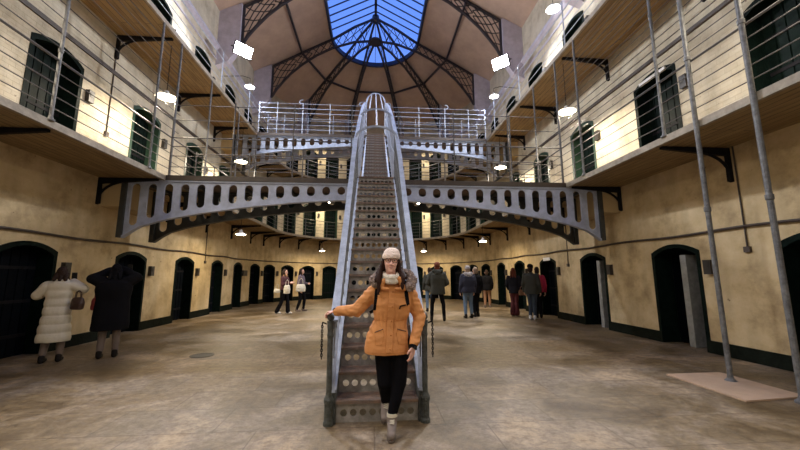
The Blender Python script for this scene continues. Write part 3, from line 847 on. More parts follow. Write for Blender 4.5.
# apse top level glow lamps (above the end gallery)
for s, t in ((-1, 'left'), (1, 'right')):
    x, y = PT(uA(s*27+s*6.5), 5.6, 0)[:2]
    pendant((x, y, 6.35), LV[2]-.08, f'white disc lamp under the curved top gallery, {t} of the staircase', WARM, 60, rad=.2, bm=M['bulbwarm'])
    pendant((x, y, 10.35), 10.7, f'white disc lamp over the curved top gallery, {t} of the staircase', WARM, 45, rad=.2, bm=M['bulbwarm'])
# floodlights (the near pair is added fill)
def flood(s, y, z, lab, power):
    x = s*5.25
    g = empty('floodlight', (x, y, z), 0, lab, 'floodlight')
    rot = Matrix.Rotation(0, 4, 'Z')
    d = Vector((-s*.75, -.75, -.55)).normalized()
    q = d.to_track_quat('-Z', 'Y')
    g.rotation_euler = q.to_euler()
    mb = MB(); mb.box(-.36, .36, -.24, .24, 0, .10); mb.build('housing', M['black'], g)
    mb = MB(); mb.box(-.33, .33, -.21, .21, -.012, -.002); mb.build('lens', M['flood'], g)
    mb = MB(); mb.tube([(-.40, 0, .05), (-.40, 0, .25), (.40, 0, .25), (.40, 0, .05)], .015, 6); mb.build('yoke', M['black'], g)
    l = bpy.data.lights.new('flood_light', 'AREA'); l.shape = 'RECTANGLE'; l.size = .66; l.size_y = .42; l.energy = power; l.color = COOL; l.spread = R(170)
    o = bpy.data.objects.new('flood_light', l); COL.objects.link(o); o.matrix_world = Matrix.Translation(Vector((x, y, z))+d*.05) @ q.to_matrix().to_4x4()
    return g
M['flood'] = mat('floodlight_lens', (1,1,1), .3, emis=(.93,.95,1), estr=60)
for s, t in ((-1, 'left'), (1, 'right')):
    flood(s, 12.95, 10.4, f'glaring rectangular floodlight high above the top gallery on the {t}', 700)
    flood(s, 1.0, 10.4, f'added out-of-view fill floodlight above the near end of the {t} top gallery', 330 if s < 0 else 150)  # invented pair out of view, added to brighten the near walls

# ---------------------------------------------------------------- things on the floor
mb = MB(); mb.prism([(4.43, 5.16), (5.33, 5.18), (5.34, 4.10), (4.42, 4.02)][::-1], lambda a, b: (a, b, 0.001), lambda a, b: (a, b, .02))
tag(mb.build('floor_board', M['ply']), 'pale pinkish board lying on the stone floor at the right', 'board')
mb = MB(); mb.lathe((-3.28, 7.15, 0.0), [(.21, 0.001), (.21, .008), (.17, .008), (.17, .005), (.01, .005)], 24)
tag(mb.build('manhole_cover', M['darkiron']), 'round dark iron cover set in the floor left of the staircase', 'manhole cover')
#PEOPLE_BEGIN
# ---------------------------------------------------------------- people
def V(*a): return Vector(a)
def capsule(mb, p, q, r1, r2, n=12, flat=1.0, side=None):
    """closed tapered capsule; flat squashes it across 'side'"""
    p = Vector(p); q = Vector(q); d = q-p
    if d.length < 1e-5: d = Vector((0,0,1e-4))
    L_ = d.length; d.normalize()
    up = Vector(side) if side is not None else (Vector((0,1,0)) if abs(d.y) < .9 else Vector((1,0,0)))
    a = d.cross(up).normalized(); b = a.cross(d).normalized()
    rings = []
    for i in range(5):
        t = -PI/2+PI/2*i/4; rings.append((p+d*(r1*math.sin(t)), max(r1*math.cos(t), 1e-4)))
    for i in range(1, 6):
        t = PI/2*(i-1)/4; rings.append((q+d*(r2*math.sin(t)), max(r2*math.cos(t), 1e-4)))
    base = len(mb.v)
    for c, r in rings:
        for k in range(n):
            t = 2*PI*k/n; mb.v.append(tuple(c+a*math.cos(t)*r+b*math.sin(t)*r*flat))
    m = len(rings)
    for i in range(m-1):
        for k in range(n):
            mb.f.append((base+i*n+k, base+i*n+(k+1) % n, base+(i+1)*n+(k+1) % n, base+(i+1)*n+k))
    mb.f.append(tuple(base+k for k in reversed(range(n)))); mb.f.append(tuple(base+(m-1)*n+k for k in range(n)))
def ellipsoid(mb, c, r, rot=None, n=16, m=10):
    base = len(mb.v); c = Vector(c); rt = rot or Matrix.Identity(3)
    for i in range(m+1):
        t = -PI/2+PI*i/m
        for k in range(n):
            a = 2*PI*k/n; ct = max(math.cos(t), 1e-3)
            mb.v.append(tuple(c+rt @ Vector((r[0]*ct*math.cos(a), r[1]*ct*math.sin(a), r[2]*math.sin(t)))))
    for i in range(m):
        for k in range(n):
            mb.f.append((base+i*n+k, base+i*n+(k+1) % n, base+(i+1)*n+(k+1) % n, base+(i+1)*n+k))
    mb.f.append(tuple(base+k for k in reversed(range(n)))); mb.f.append(tuple(base+m*n+k for k in range(n)))
def loft(mb, secs, n=24):
    """closed loft of ellipse sections (cx, cy, z, rx, ry)"""
    base = len(mb.v)
    for (cx, cy_, z, rx, ry) in secs:
        for k in range(n):
            t = 2*PI*k/n
            c, s_ = math.cos(t), math.sin(t); e = .8
            mb.v.append((cx+rx*abs(c)**e*(1 if c > 0 else -1), cy_+ry*abs(s_)**e*(1 if s_ > 0 else -1), z))
    m = len(secs)
    for i in range(m-1):
        for k in range(n):
            mb.f.append((base+i*n+k, base+i*n+(k+1) % n, base+(i+1)*n+(k+1) % n, base+(i+1)*n+k))
    mb.f.append(tuple(base+k for k in reversed(range(n)))); mb.f.append(tuple(base+(m-1)*n+k for k in range(n)))
def blob(name, prims, m, parent, vox=.010, sm=3, disp=None, fac=.5):
    mb = MB()
    for p in prims:
        if p[0] == 'c': capsule(mb, *p[1:])
        elif p[0] == 'e': ellipsoid(mb, *p[1:])
        elif p[0] == 'l': loft(mb, *p[1:])
    o = mb.build(name, m, parent)
    md = o.modifiers.new('r', 'REMESH'); md.mode = 'VOXEL'; md.voxel_size = vox; md.use_smooth_shade = True
    if sm: s_ = o.modifiers.new('s', 'SMOOTH'); s_.iterations = sm; s_.factor = fac
    bpy.context.view_layer.update()
    dg = bpy.context.evaluated_depsgraph_get()
    me = bpy.data.meshes.new_from_object(o.evaluated_get(dg)); me.name = name
    o.modifiers.clear(); o.data = me
    if disp:
        amp, scl, fn = disp
        me.calc_loop_triangles() if False else None
        nor = [v.normal.copy() for v in me.vertices]
        for v, nn in zip(me.vertices, nor):
            v.co += nn*amp*(fn(v.co) if fn else noise.noise(v.co*scl))
    for p in me.polygons: p.use_smooth = True
    if not me.materials: me.materials.append(m)
    return o
def hand(prims, w, d, side, n, s=1.0, curl=.35, thumb=1):
    """w wrist, d pointing direction, side: direction towards the thumb, n: palm normal (fingers curl to it)"""
    d = Vector(d).normalized(); n = Vector(n); n = (n-d*n.dot(d)).normalized(); side = Vector(side); side = (side-d*side.dot(d)-n*side.dot(n)).normalized()
    w = Vector(w)
    kn = w+d*.085*s
    for i, off in enumerate((.028, .009, -.010, -.028)):
        k = w+d*(.088-.004*abs(i-1))*s+side*off*s
        prims.append(('c', w+side*off*.6*s+d*.012*s, k, .015*s, .0125*s))
        ln = (.042, .046, .043, .034)[i]*s
        a = R(curl*60); v1 = (d*math.cos(a)+n*math.sin(a)); p1 = k+v1*ln
        a2 = R(curl*150); v2 = (d*math.cos(a2)+n*math.sin(a2)); p2 = p1+v2*ln*.75
        prims.append(('c', k, p1, .0105*s, .009*s)); prims.append(('c', p1, p2, .009*s, .0075*s))
    t0 = w+d*.025*s+side*.028*s; t1 = t0+(d*.6+side*.65+n*.3).normalized()*.038*s; t2 = t1+(d*.9+side*.15+n*.35).normalized()*.032*s
    prims.append(('c', w+d*.015*s+side*.01*s, t0, .016*s, .014*s)); prims.append(('c', t0, t1, .0135*s, .011*s)); prims.append(('c', t1, t2, .0105*s, .0085*s))
SKIN = mat('skin', (.62,.36,.27), .5)
SKIN2 = mat('skin_flushed', (.85,.50,.42), .5)
def cloth(name, c, rough=.85, b=.3, sc=40, **k): return mat(name, c, rough, bump=b, bscale=sc, **k)
C_ = {'navy': cloth('navy_cloth', (.012,.014,.032)), 'black': cloth('black_cloth', (.009,.009,.011)), 'olive': cloth('dark_olive_cloth', (.032,.033,.026)),
      'jeans': cloth('blue_denim', (.10,.155,.24)), 'djeans': cloth('dark_denim', (.03,.045,.07)), 'maroon': cloth('maroon_cloth', (.07,.02,.025)), 'red': cloth('dark_red_cloth', (.10,.016,.018)),
      'pink': cloth('crimson_cloth', (.42,.02,.07)), 'mauve': cloth('grey_mauve_knit', (.13,.10,.13)), 'tan': cloth('tan_trousers', (.32,.17,.09)), 'cream': cloth('cream_canvas', (.62,.58,.48)),
      'puffer': mat('cream_white_nylon', (.66,.60,.47), .5, bump=.2, bscale=30), 'greyfur': cloth('pale_grey_fur', (.36,.33,.33), b=1, sc=90), 'brownhair': mat('dark_brown_hair', (.03,.017,.012), .6, bump=.4, bscale=80, spec=.12),
      'blond': mat('light_brown_hair', (.22,.15,.10), .5, bump=.4, bscale=80), 'redhair': mat('auburn_hair', (.12,.03,.015), .6, bump=.4, bscale=80, spec=.15), 'redhat': cloth('rust_knit', (.20,.06,.03)),
      'darkboot': mat('dark_boot', (.02,.017,.015), .5), 'sneaker': mat('white_sneaker', (.6,.6,.58), .5), 'brownbag': mat('brown_leather', (.045,.02,.015), .4), 'redbag': mat('red_leather', (.30,.03,.035), .4),
      'taupe': mat('taupe_shoe', (.16,.12,.10), .6), 'phone': mat('phone_case', (.02,.02,.02), .3), 'skirtcol': cloth('dark_cloth', (.02,.02,.025))}
def person(label, loc, rz, H=1.70, head_turn=0, arms=None, coat=None, coat_m=None, hem=.62, legs=None, trou_m=None, flare=.0, hair_m=None, long_hair=.0, hat=None, hood=None, shoes=None, bulk=1.0, scarf=None, puffy=False, tilt=0, stance=1.0, skinny=1.0):
    s = H/1.70
    g = empty('person', (loc[0], loc[1], 0), rz, label, 'person')
    S_ = lambda x, y, z: Vector((x*s, y*s, z*s))
    sh = {1: S_(.175, .01, 1.37), -1: S_(-.175, .01, 1.37)}
    A = {1: [S_(.235, .03, 1.10), S_(.245, -.06, .87)], -1: [S_(-.235, .03, 1.10), S_(-.245, -.06, .87)]}
    if arms:
        for k, v in arms.items(): A[k] = [S_(*v[0]), S_(*v[1])]
    hp = {k: S_(.088*k, .0, .88) for k in (1, -1)}; kn = {1: S_(.10*stance, -.02, .48), -1: S_(-.10*stance, -.03, .48)}; an = {1: S_(.11*stance, .03, .085), -1: S_(-.11*stance, .0, .085)}
    if legs:
        for k, v in legs.items(): kn[k] = S_(*v[0]); an[k] = S_(*v[1])
    ht = R(head_turn); hd = lambda x, y, z: S_(x*math.cos(ht)-y*math.sin(ht), x*math.sin(ht)+y*math.cos(ht)-tilt*(z-1.45), z)
    rotm = Matrix.Rotation(ht, 3, 'Z')
    P = []
    P += [('e', hd(0, 0, 1.60), (.073*s, .090*s, .105*s), rotm), ('e', hd(0, -.02, 1.545), (.055*s, .065*s, .065*s), rotm), ('c', hd(0, -.088, 1.59), hd(0, -.108, 1.565), .009*s, .013*s),
          ('e', hd(0, -.083, 1.535), (.022*s, .010*s, .008*s), rotm), ('e', hd(.076, .01, 1.585), (.012*s, .02*s, .03*s), rotm), ('e', hd(-.076, .01, 1.585), (.012*s, .02*s, .03*s), rotm)]
    P += [('c', S_(0, .02, 1.38), hd(0, .01, 1.52), .056*s, .05*s)]
    P += [('l', [(0, 0, .84*s, .14*s, .09*s), (0, 0, .95*s, .155*s, .10*s), (0, 0, 1.08*s, .125*s, .085*s), (0, 0, 1.25*s, .155*s, .10*s), (0, .01*s, 1.38*s, .14*s, .08*s), (0, .01*s, 1.43*s, .06*s, .05*s)])]
    for k in (1, -1):
        P += [('c', sh[k], A[k][0], .045*s, .038*s), ('c', A[k][0], A[k][1], .038*s, .026*s)]
        fd = (A[k][1]-A[k][0]).normalized()
        hand(P, A[k][1]+fd*.01, fd, Vector((-k*.35, -1, 0)) if fd.z < -.5 else Vector((0, 0, 1)), Vector((-k, 0, 0)) if fd.z < -.5 else Vector((-k*.7, -.7, 0)), s, .4)
        P += [('c', hp[k], kn[k], .080*s, .052*s), ('c', kn[k], an[k], .052*s, .036*s), ('c', an[k]+S_(0, .03, -.035), an[k]+S_(0, -.13, -.05), .035*s, .028*s)]
    blob('body', P, SKIN, g, .009, 2, fac=.4)
    e_ = MB()
    for k in (1, -1): ellipsoid(e_, hd(k*.03, -.084, 1.602), (.011*s, .006*s, .006*s), rotm, 8, 6)
    e_.build('eyes', C_['black'], g)
    # trousers
    T = [('l', [(0, 0, .80*s, .15*s, .10*s), (0, 0, .95*s, .165*s, .11*s), (0, 0, 1.02*s, .15*s, .10*s)])]
    for k in (1, -1): T += [('c', hp[k], kn[k], .096*s*skinny, .068*s*skinny), ('c', kn[k], an[k]+S_(0,0,.01), .068*s*skinny, (.050+flare)*s)]
    blob('trousers', T, trou_m or C_['black'], g, .012, 3, (.006, 9, None))
    # shoes
    for k in (1, -1):
        blob('shoe', [('c', an[k]+S_(0, .02, .02), an[k]+S_(0, .03, -.04), .048*s, .046*s), ('c', an[k]+S_(0, .02, -.045), an[k]+S_(0, -.14, -.052), .044*s, .036*s)], shoes or C_['darkboot'], g, .008, 2)
    # coat
    cw = bulk
    q = .02
    secs = [(0, .0, hem*s, .19*s*cw, .135*s*cw), (0, 0, (hem+.12)*s, .19*s*cw, .135*s*cw), (0, 0, 1.05*s, .172*s*cw, .125*s*cw), (0, 0, 1.25*s, .19*s*cw, .135*s*cw), (0, .01*s, 1.37*s, .18*s*cw, .115*s*cw), (0, .015*s, 1.45*s, .085*s, .08*s), (0, .015*s, 1.48*s, .07*s, .07*s)]
    if hem > 1.0: secs = [(0, 0, hem*s, .165*s*cw, .12*s*cw)]+secs[3:]
    if puffy:
        Cq = []
        z = hem
        secs = []
        while z < 1.34:
            wd = .190+.045*max(0, (1.0-z))/.6
            secs += [(0, 0, (z+.004)*s, (wd-.010)*s, (wd-.055)*s), (0, 0, (z+.055)*s, wd*s, (wd-.045)*s), (0, 0, (z+.10)*s, wd*s, (wd-.045)*s), (0, 0, (z+.148)*s, (wd-.010)*s, (wd-.055)*s)]
            z += .155
        secs += [(0, 0, 1.40*s, .17*s, .13*s), (0, .01, 1.50*s, .085*s, .085*s)]
    Q = [('l', secs)]
    for k in (1, -1):
        aw = A[k][1]-(A[k][1]-A[k][0]).normalized()*.015
        r1, r2, r3 = (.075*cw, .062*cw, .048*cw) if not puffy else (.095, .088, .07)
        Q += [('c', sh[k], A[k][0], r1*s, r2*s), ('c', A[k][0], aw, r2*s, r3*s)]
    blob('coat', Q, coat_m or C_['black'], g, .012 if not puffy else .011, 2, (.010, 7, None))
    if hood: 
        hm = hood
        blob('hood', [('c', S_(-.09, -.04, 1.46), S_(-.10, .08, 1.47), .05*s, .06*s), ('c', S_(-.10, .08, 1.47), S_(.10, .08, 1.47), .06*s, .06*s), ('c', S_(.10, .08, 1.47), S_(.09, -.04, 1.46), .06*s, .05*s), ('e', S_(0, .10, 1.42), (.12*s, .07*s, .10*s))], hm, g, .011, 1, (.022, 38, None))
    if scarf: blob('scarf', [('l', [(0, -.0, 1.42*s, .09*s, .09*s), (0, 0, 1.47*s, .095*s, .095*s), (0, 0, 1.51*s, .075*s, .08*s)])], scarf, g, .011, 1)
    # hair
    hm = hair_m or C_['brownhair']
    h = [('e', hd(0, .022, 1.625), (.083*s, .090*s, .105*s), rotm), ('e', hd(0, .045, 1.56), (.080*s, .062*s, .10*s), rotm)]
    if long_hair:
        for x in (-.06, 0, .06): h.append(('c', hd(x, .05, 1.58), S_(x*1.3, .10, 1.50-long_hair), .045*s, .03*s))
        for x in (-.07, .07): h.append(('c', hd(x, .0, 1.60), S_(x*1.2, -.06, 1.50-long_hair), .028*s, .02*s))
    blob('hair', h, hm, g, .009, 1, (.006, 45, None))
    if hat:
        b_ = [('l', [(hd(0,0,1.64).x, hd(0,0.015,1.64).y, 1.635*s, .088*s, .100*s), (hd(0,0,1.64).x, hd(0,.015,1.64).y, 1.675*s, .088*s, .100*s), (hd(0,0,1.7).x, hd(0,.02,1.7).y, 1.72*s, .075*s, .085*s), (hd(0,0,1.7).x, hd(0,.02,1.7).y, 1.75*s, .035*s, .04*s)])]
        blob('hat', b_, hat, g, .009, 2)
    return g, s
def bag(name, c, size, m, label, cat, strap=None, sm=2, vox=.009):
    """soft bag: rounded body, with handles"""
    x, y, z = c; w, d, h = size
    g = empty(name, (x, y, z-h/2), 0, label, cat)
    blob('bag_body', [('l', [(0, 0, 0, w*.40, d*.42), (0, 0, .02, w*.48, d*.5), (0, 0, h*.5, w*.5, d*.5), (0, 0, h*.85, w*.44, d*.34), (0, 0, h, w*.36, d*.16)])], m, g, vox, sm, (.008, 14, None))
    mb = MB()
    hh = strap or .12
    for s_ in (-1, 1): mb.tube([(-w*.22, s_*d*.1, h*.92), (-w*.18, s_*d*.1, h+hh*.7), (0, s_*d*.1, h+hh), (w*.18, s_*d*.1, h+hh*.7), (w*.22, s_*d*.1, h*.92)], .007, 6)
    mb.build('bag_handle', m, g)
    return g
RAISE = {1: [(.30, -.06, 1.22), (.10, -.20, 1.48)], -1: [(-.30, -.06, 1.22), (-.10, -.20, 1.48)]}
# 1 white puffer
person('person in long cream puffer coat photographing the nearest left cell door', (-5.72, 6.84), R(205), 1.66, head_turn=10, arms={1: [(.30, -.02, 1.20), (.10, -.22, 1.40)], -1: [(-.33, .0, 1.30), (-.12, -.22, 1.44)]},
       coat_m=C_['puffer'], hem=.36, trou_m=C_['taupe'], shoes=C_['darkboot'], puffy=True, long_hair=.02)
bag('handbag', (-5.36, 6.80, 1.02), (.22, .12, .22), C_['brownbag'], 'small dark brown handbag beside the person in the cream puffer coat', 'bag')
# 2 black coat
person('person in long black coat with raised arms before the second left cell door', (-4.98, 7.12), R(205), 1.72, arms={1: [(.33, .02, 1.44), (.12, -.20, 1.60)], -1: [(-.33, .0, 1.46), (-.06, -.20, 1.62)]},
       coat_m=C_['black'], hem=.50, trou_m=C_['taupe'], shoes=C_['darkboot'], hair_m=C_['black'], bulk=1.5, long_hair=.05)
bag('handbag', (-5.32, 7.18, .98), (.18, .10, .24), C_['redbag'], 'small red handbag at the side of the person in the long black coat', 'bag')
# camera / phone they hold
for (x, y, z, lab) in ((-5.73, 7.12, 1.50, 'dark phone held up by the person in the cream puffer coat'), (-4.90, 7.36, 1.66, 'dark phone held up by the person in the long black coat')):
    mb = MB(); mb.box(-.04, .04, -.006, .006, -.08, .08); o = mb.build('phone', C_['phone']); o.location = (x, y, z); o.rotation_euler = (.1, 0, R(20)); tag(o, lab, 'phone')
# 3, 4 the two women left
person('person in maroon jacket and black flared trousers walking beside the staircase, looking at a phone', (-3.6, 14.5), R(75), 1.77, head_turn=0, arms={1: [(.22, -.02, 1.12), (.12, -.26, 1.18)], -1: [(-.22, -.02, 1.12), (-.10, -.26, 1.18)]},
       coat_m=C_['maroon'], hem=.92, trou_m=C_['black'], flare=.035, shoes=C_['sneaker'], long_hair=.12, legs={1: [(.10, -.10, .48), (.11, -.12, .085)], -1: [(-.10, .04, .48), (-.11, .22, .10)]}, scarf=C_['tan'])
bag('tote_bag', (-3.44, 14.22, .98), (.26, .12, .34), C_['cream'], 'white tote bag hanging in front of the person in the maroon jacket', 'bag', .22)
bag('belt_bag', (-3.84, 14.30, .92), (.26, .12, .16), C_['cream'], 'pale green-white hip bag behind the person in the maroon jacket', 'bag', .2)
person('person in grey-mauve top with long dark hair walking beside the maroon jacket', (-3.15, 15.55), R(80), 1.82, arms={1: [(.22, .0, 1.12), (.14, -.22, 1.10)]},
       coat_m=C_['mauve'], hem=.92, trou_m=C_['black'], shoes=C_['taupe'], long_hair=.15, hair_m=C_['brownhair'], legs={1: [(.10, -.12, .50), (.11, -.08, .09)], -1: [(-.10, -.02, .48), (-.11, .10, .085)]})
bag('tote_bag', (-3.10, 15.22, 1.0), (.42, .16, .32), C_['cream'], 'large cream shoulder bag on the person in the grey-mauve top', 'bag', .26)
# 5, 6
person('person in long dark olive hooded coat and rust hat standing with back to camera', (2.17, 11.75), R(172), 1.92, coat_m=C_['olive'], hem=.78, trou_m=C_['black'], hood=C_['olive'], hat=C_['redhat'], hair_m=C_['redhair'], bulk=1.22, shoes=C_['darkboot'], stance=1.7, skinny=.9,
       arms={1: [(.29, .0, 1.12), (.17, -.16, 1.02)], -1: [(-.29, .0, 1.12), (-.17, -.16, 1.02)]})
person('person in dark jacket and blue jeans half hidden behind the rust-hatted person', (2.42, 14.9), R(185), 1.84, coat_m=C_['olive'], hem=.80, trou_m=C_['jeans'], bulk=1.1)
# 7, 8
person('person in navy jacket with pale fur hood and blue jeans, back to camera', (3.42, 12.45), R(185), 1.82, coat_m=C_['navy'], hem=.84, trou_m=C_['jeans'], hood=C_['greyfur'], hat=C_['greyfur'], hair_m=C_['blond'], bulk=1.35, shoes=C_['darkboot'])
person('light-haired person in black jacket and black trousers close beside the fur-hooded one', (3.82, 12.85), R(200), 1.80, coat_m=C_['black'], hem=.80, trou_m=C_['black'], hair_m=C_['blond'], bulk=1.15, stance=.7)
# 9
person('person in dark jacket and tan trousers at the far right cell doors', (5.45, 16.4), R(170), 1.76, coat_m=C_['black'], hem=.78, trou_m=C_['tan'], hair_m=C_['brownhair'], bulk=1.15, shoes=C_['taupe'])
# 10
person('auburn-haired person in dark top and wide dark red trousers by the right wall', (5.35, 12.95), R(150), 1.78, coat_m=C_['skirtcol'], hem=.80, trou_m=C_['red'], flare=.05, hair_m=C_['redhair'], long_hair=.12, shoes=C_['taupe'], stance=.6,
       arms={1: [(.25, .0, 1.10), (.20, -.16, .92)]})
bag('pouch', (5.52, 12.66, .88), (.24, .10, .20), C_['tan'], 'tan bag held by the person in wide dark red trousers', 'bag')
# 11
person('person in black cap, olive jacket and dark jeans with white sneakers at the right wall', (5.48, 11.75), R(140), 1.86, coat_m=C_['olive'], hem=.80, trou_m=C_['djeans'], hat=C_['black'], shoes=C_['sneaker'], bulk=1.15, stance=.6)
person('person in crimson jacket behind the man in olive jacket', (5.95, 12.25), R(160), 1.80, coat_m=C_['pink'], hem=.86, trou_m=C_['black'], stance=.6, hair_m=C_['brownhair'])

# ---------------------------------------------------------------- the woman on the stairs
WX, WY = .17, 3.60
g = empty('person', (WX, WY, 0), 0, 'smiling person in orange parka and cream beanie leaning on the staircase', 'person')
def Lc(x, y, z): return Vector((x-WX, y-WY, z))
M_or = mat('orange_parka_cloth', (.62,.265,.085), .8, bump=.35, bscale=14)
M_or2 = mat('orange_parka_seam', (.50,.18,.035), .65)
M_lining = mat('dark_zip', (.05,.03,.025), .4)
M_leg = mat('black_leggings', (.006,.006,.008), .75, bump=.1, bscale=60)
M_boot = mat('grey_suede_boot', (.20,.165,.15), .8, bump=.4, bscale=60)
M_sole = mat('rubber_sole', (.10,.08,.07), .6)
M_knit = mat('cream_knit', (.92,.76,.67), .9, bump=.8, bscale=70)
M_knit2 = mat('ivory_scarf_wool', (.85,.78,.68), .9, bump=.8, bscale=60)
M_fur = mat('brown_grey_fur', (.46,.35,.30), .95, noise_amt=.5, nscale=40, bump=1, bscale=110)
M_hair = mat('brunette_hair', (.034,.015,.010), .6, bump=.4, bscale=90, spec=.12)
M_strap = mat('black_webbing', (.008,.008,.010), .7)
hc = Lc(.155, 3.56, 1.645); hrot = Matrix.Rotation(R(4), 3, 'Y')
def Hd(x, y, z): return hc+hrot @ Vector((x, y, z))
shL = Lc(-.005, 3.63, 1.345); shR = Lc(.345, 3.63, 1.345)
elL = Lc(-.195, 3.60, 1.155); wrL = Lc(-.405, 3.755, 1.135)
elR = Lc(.455, 3.60, 1.08); wrR = Lc(.375, 3.46, .845)
hpL = Lc(.085, 3.62, .86); hpR = Lc(.255, 3.61, .86)
knR = Lc(.235, 3.53, .47); anR = Lc(.165, 3.50, .125)
knL = Lc(.095, 3.56, .47); anL = Lc(.115, 3.80, .205)
P = []
# head
P += [('e', Hd(0, .01, .02), (.074, .092, .105), hrot), ('e', Hd(0, -.02, -.045), (.058, .066, .070), hrot), ('e', Hd(0, -.055, -.092), (.026, .024, .020), hrot),
      ('c', Hd(0, -.083, .012), Hd(0, -.104, -.028), .008, .0125), ('e', Hd(.011, -.094, -.031), (.009, .009, .007)), ('e', Hd(-.011, -.094, -.031), (.009, .009, .007)),
      ('e', Hd(.034, -.066, -.030), (.024, .022, .022), hrot), ('e', Hd(-.034, -.066, -.030), (.024, .022, .022), hrot),
      ('c', Hd(.020, -.082, .030), Hd(.050, -.070, .030), .009, .008), ('c', Hd(-.020, -.082, .030), Hd(-.050, -.070, .030), .009, .008),
      ('e', Hd(.076, .012, -.01), (.010, .018, .028)), ('e', Hd(-.076, .012, -.01), (.010, .018, .028))]
P += [('c', Lc(.16, 3.62, 1.40), Hd(0, .01, -.06), .055, .05)]
P += [('l', [(0, .01, .80, .14, .09), (0, .01, .92, .165, .105), (0, .01, 1.08, .13, .09), (0, .01, 1.25, .16, .10), (0, .02, 1.35, .15, .085), (0, .02, 1.42, .06, .05)])]
P += [('c', shL, elL, .045, .038), ('c', elL, wrL, .036, .024), ('c', shR, elR, .045, .038), ('c', elR, wrR, .036, .024)]
# hand on the newel: palm down, fingers over the finial
hand(P, wrL+Vector((-.012, .008, -.002)), Vector((-.93, .28, -.14)), Vector((.1, -1, .1)), Vector((-.15, 0, -1)), .92, .62)
# hanging hand
hand(P, wrR+Vector((-.004, -.006, -.02)), Vector((-.16, -.06, -1)), Vector((-.7, -.7, 0)), Vector((-.75, .55, 0)), .95, .28)
P += [('c', hpL, knL, .082, .052), ('c', knL, anL, .052, .036), ('c', hpR, knR, .082, .052), ('c', knR, anR, .052, .036),
      ('c', anR+Vector((0, .03, -.06)), anR+Vector((-.01, -.12, -.085)), .035, .026), ('c', anL+Vector((0, .03, -.04)), anL+Vector((-.01, -.06, -.13)), .034, .026)]
body = blob('body', P, SKIN2, g, .0055, 3, fac=.35)
# face details
eb = MB()
for k in (1, -1): ellipsoid(eb, Hd(k*.031, -.0785, .012), (.0125, .006, .0065), hrot, 10, 6)
eb.build('eyes', mat('eye_white', (.55,.5,.46), .3), g)
eb = MB()
for k in (1, -1): ellipsoid(eb, Hd(k*.031, -.0838, .012), (.0058, .003, .0058), hrot, 10, 6)
eb.build('irises', C_['black'], g)
eb = MB()
for k in (1, -1): eb.tube([Hd(k*.016, -.088, .034), Hd(k*.033, -.086, .041), Hd(k*.052, -.074, .035)], .0028, 6)
eb.build('eyebrows', M_hair, g)
eb = MB(); eb.tube([Hd(-.024, -.079, -.055), Hd(-.012, -.0865, -.0605), Hd(0, -.0885, -.062), Hd(.012, -.0865, -.0605), Hd(.024, -.079, -.055)], [.002, .0048, .0052, .0048, .002], 8)
eb.build('lips', mat('lips', (.52,.16,.15), .4), g)
eb = MB(); eb.tube([Hd(-.018, -.0865, -.0575), Hd(0, -.0925, -.0595), Hd(.018, -.0865, -.0575)], .0019, 6)
eb.build('teeth', mat('teeth', (.75,.72,.66), .3), g)
# glasses
gl = MB()
for k in (1, -1):
    pts = []
    for i in range(20):
        t = 2*PI*i/20; c_, s__ = math.cos(t), math.sin(t)
        pts.append(Hd(k*.034+.0255*abs(c_)**.75*(1 if c_ > 0 else -1), -.0955+.010*abs(k*.034+.0255*c_)/.06, .010+.020*abs(s__)**.75*(1 if s__ > 0 else -1)))
    gl.tube(pts, .0023, 6, closed=True)
    gl.tube([Hd(k*.060, -.087, .016), Hd(k*.078, -.03, .014), Hd(k*.080, .015, .008)], .0021, 6)
gl.tube([Hd(-.009, -.096, .014), Hd(0, -.099, .017), Hd(.009, -.096, .014)], .0023, 6)
go = gl.build('glasses', M_strap, g)
# hair: cap plus long locks falling in front of the shoulders
h = [('e', Hd(0, .03, .02), (.084, .088, .100), hrot), ('e', Hd(0, .055, -.06), (.085, .055, .10), hrot)]
for k, tops, bot in ((-1, (-.076, .005, .03), (.028, 3.475, 1.325)), (1, (.076, .005, .03), (.268, 3.475, 1.375))):
    a = Hd(*tops); b2 = Hd(k*.094, -.005, -.07); c2 = Lc(*bot); mid = (b2+c2)/2+Vector((k*.012, -.012, 0))
    h += [('c', a, b2, .014, .022), ('c', b2, mid, .022, .030), ('c', mid, c2, .030, .013)]
    h += [('c', Hd(k*.075, .03, -.03), b2+Vector((k*.012, .03, -.02)), .03, .032), ('c', b2+Vector((k*.012, .03, -.02)), mid+Vector((k*.02, .02, .01)), .032, .028)]
blob('hair', h, M_hair, g, .006, 2, (.004, 60, lambda c: math.sin(c.x*420+c.z*30)*.8+noise.noise(c*40)))
# scarf
sc0 = Lc(.158, 3.575, 1.512)
def ringpts(c, rx, ry, tilt=0, n=14, z=0): return [c+Vector((rx*math.cos(2*PI*i/n), ry*math.sin(2*PI*i/n), z+tilt*math.sin(2*PI*i/n))) for i in range(n)]
rp = ringpts(sc0, .076, .088, .03); Q = []
for i in range(14): Q.append(('c', rp[i], rp[(i+1) % 14], .030, .030))
rp = ringpts(sc0, .086, .094, .03, z=-.038)
for i in range(14): Q.append(('c', rp[i], rp[(i+1) % 14], .026, .026))
blob('scarf', Q, M_knit2, g, .006, 2, (.004, 60, lambda c: math.sin(c.z*500)))
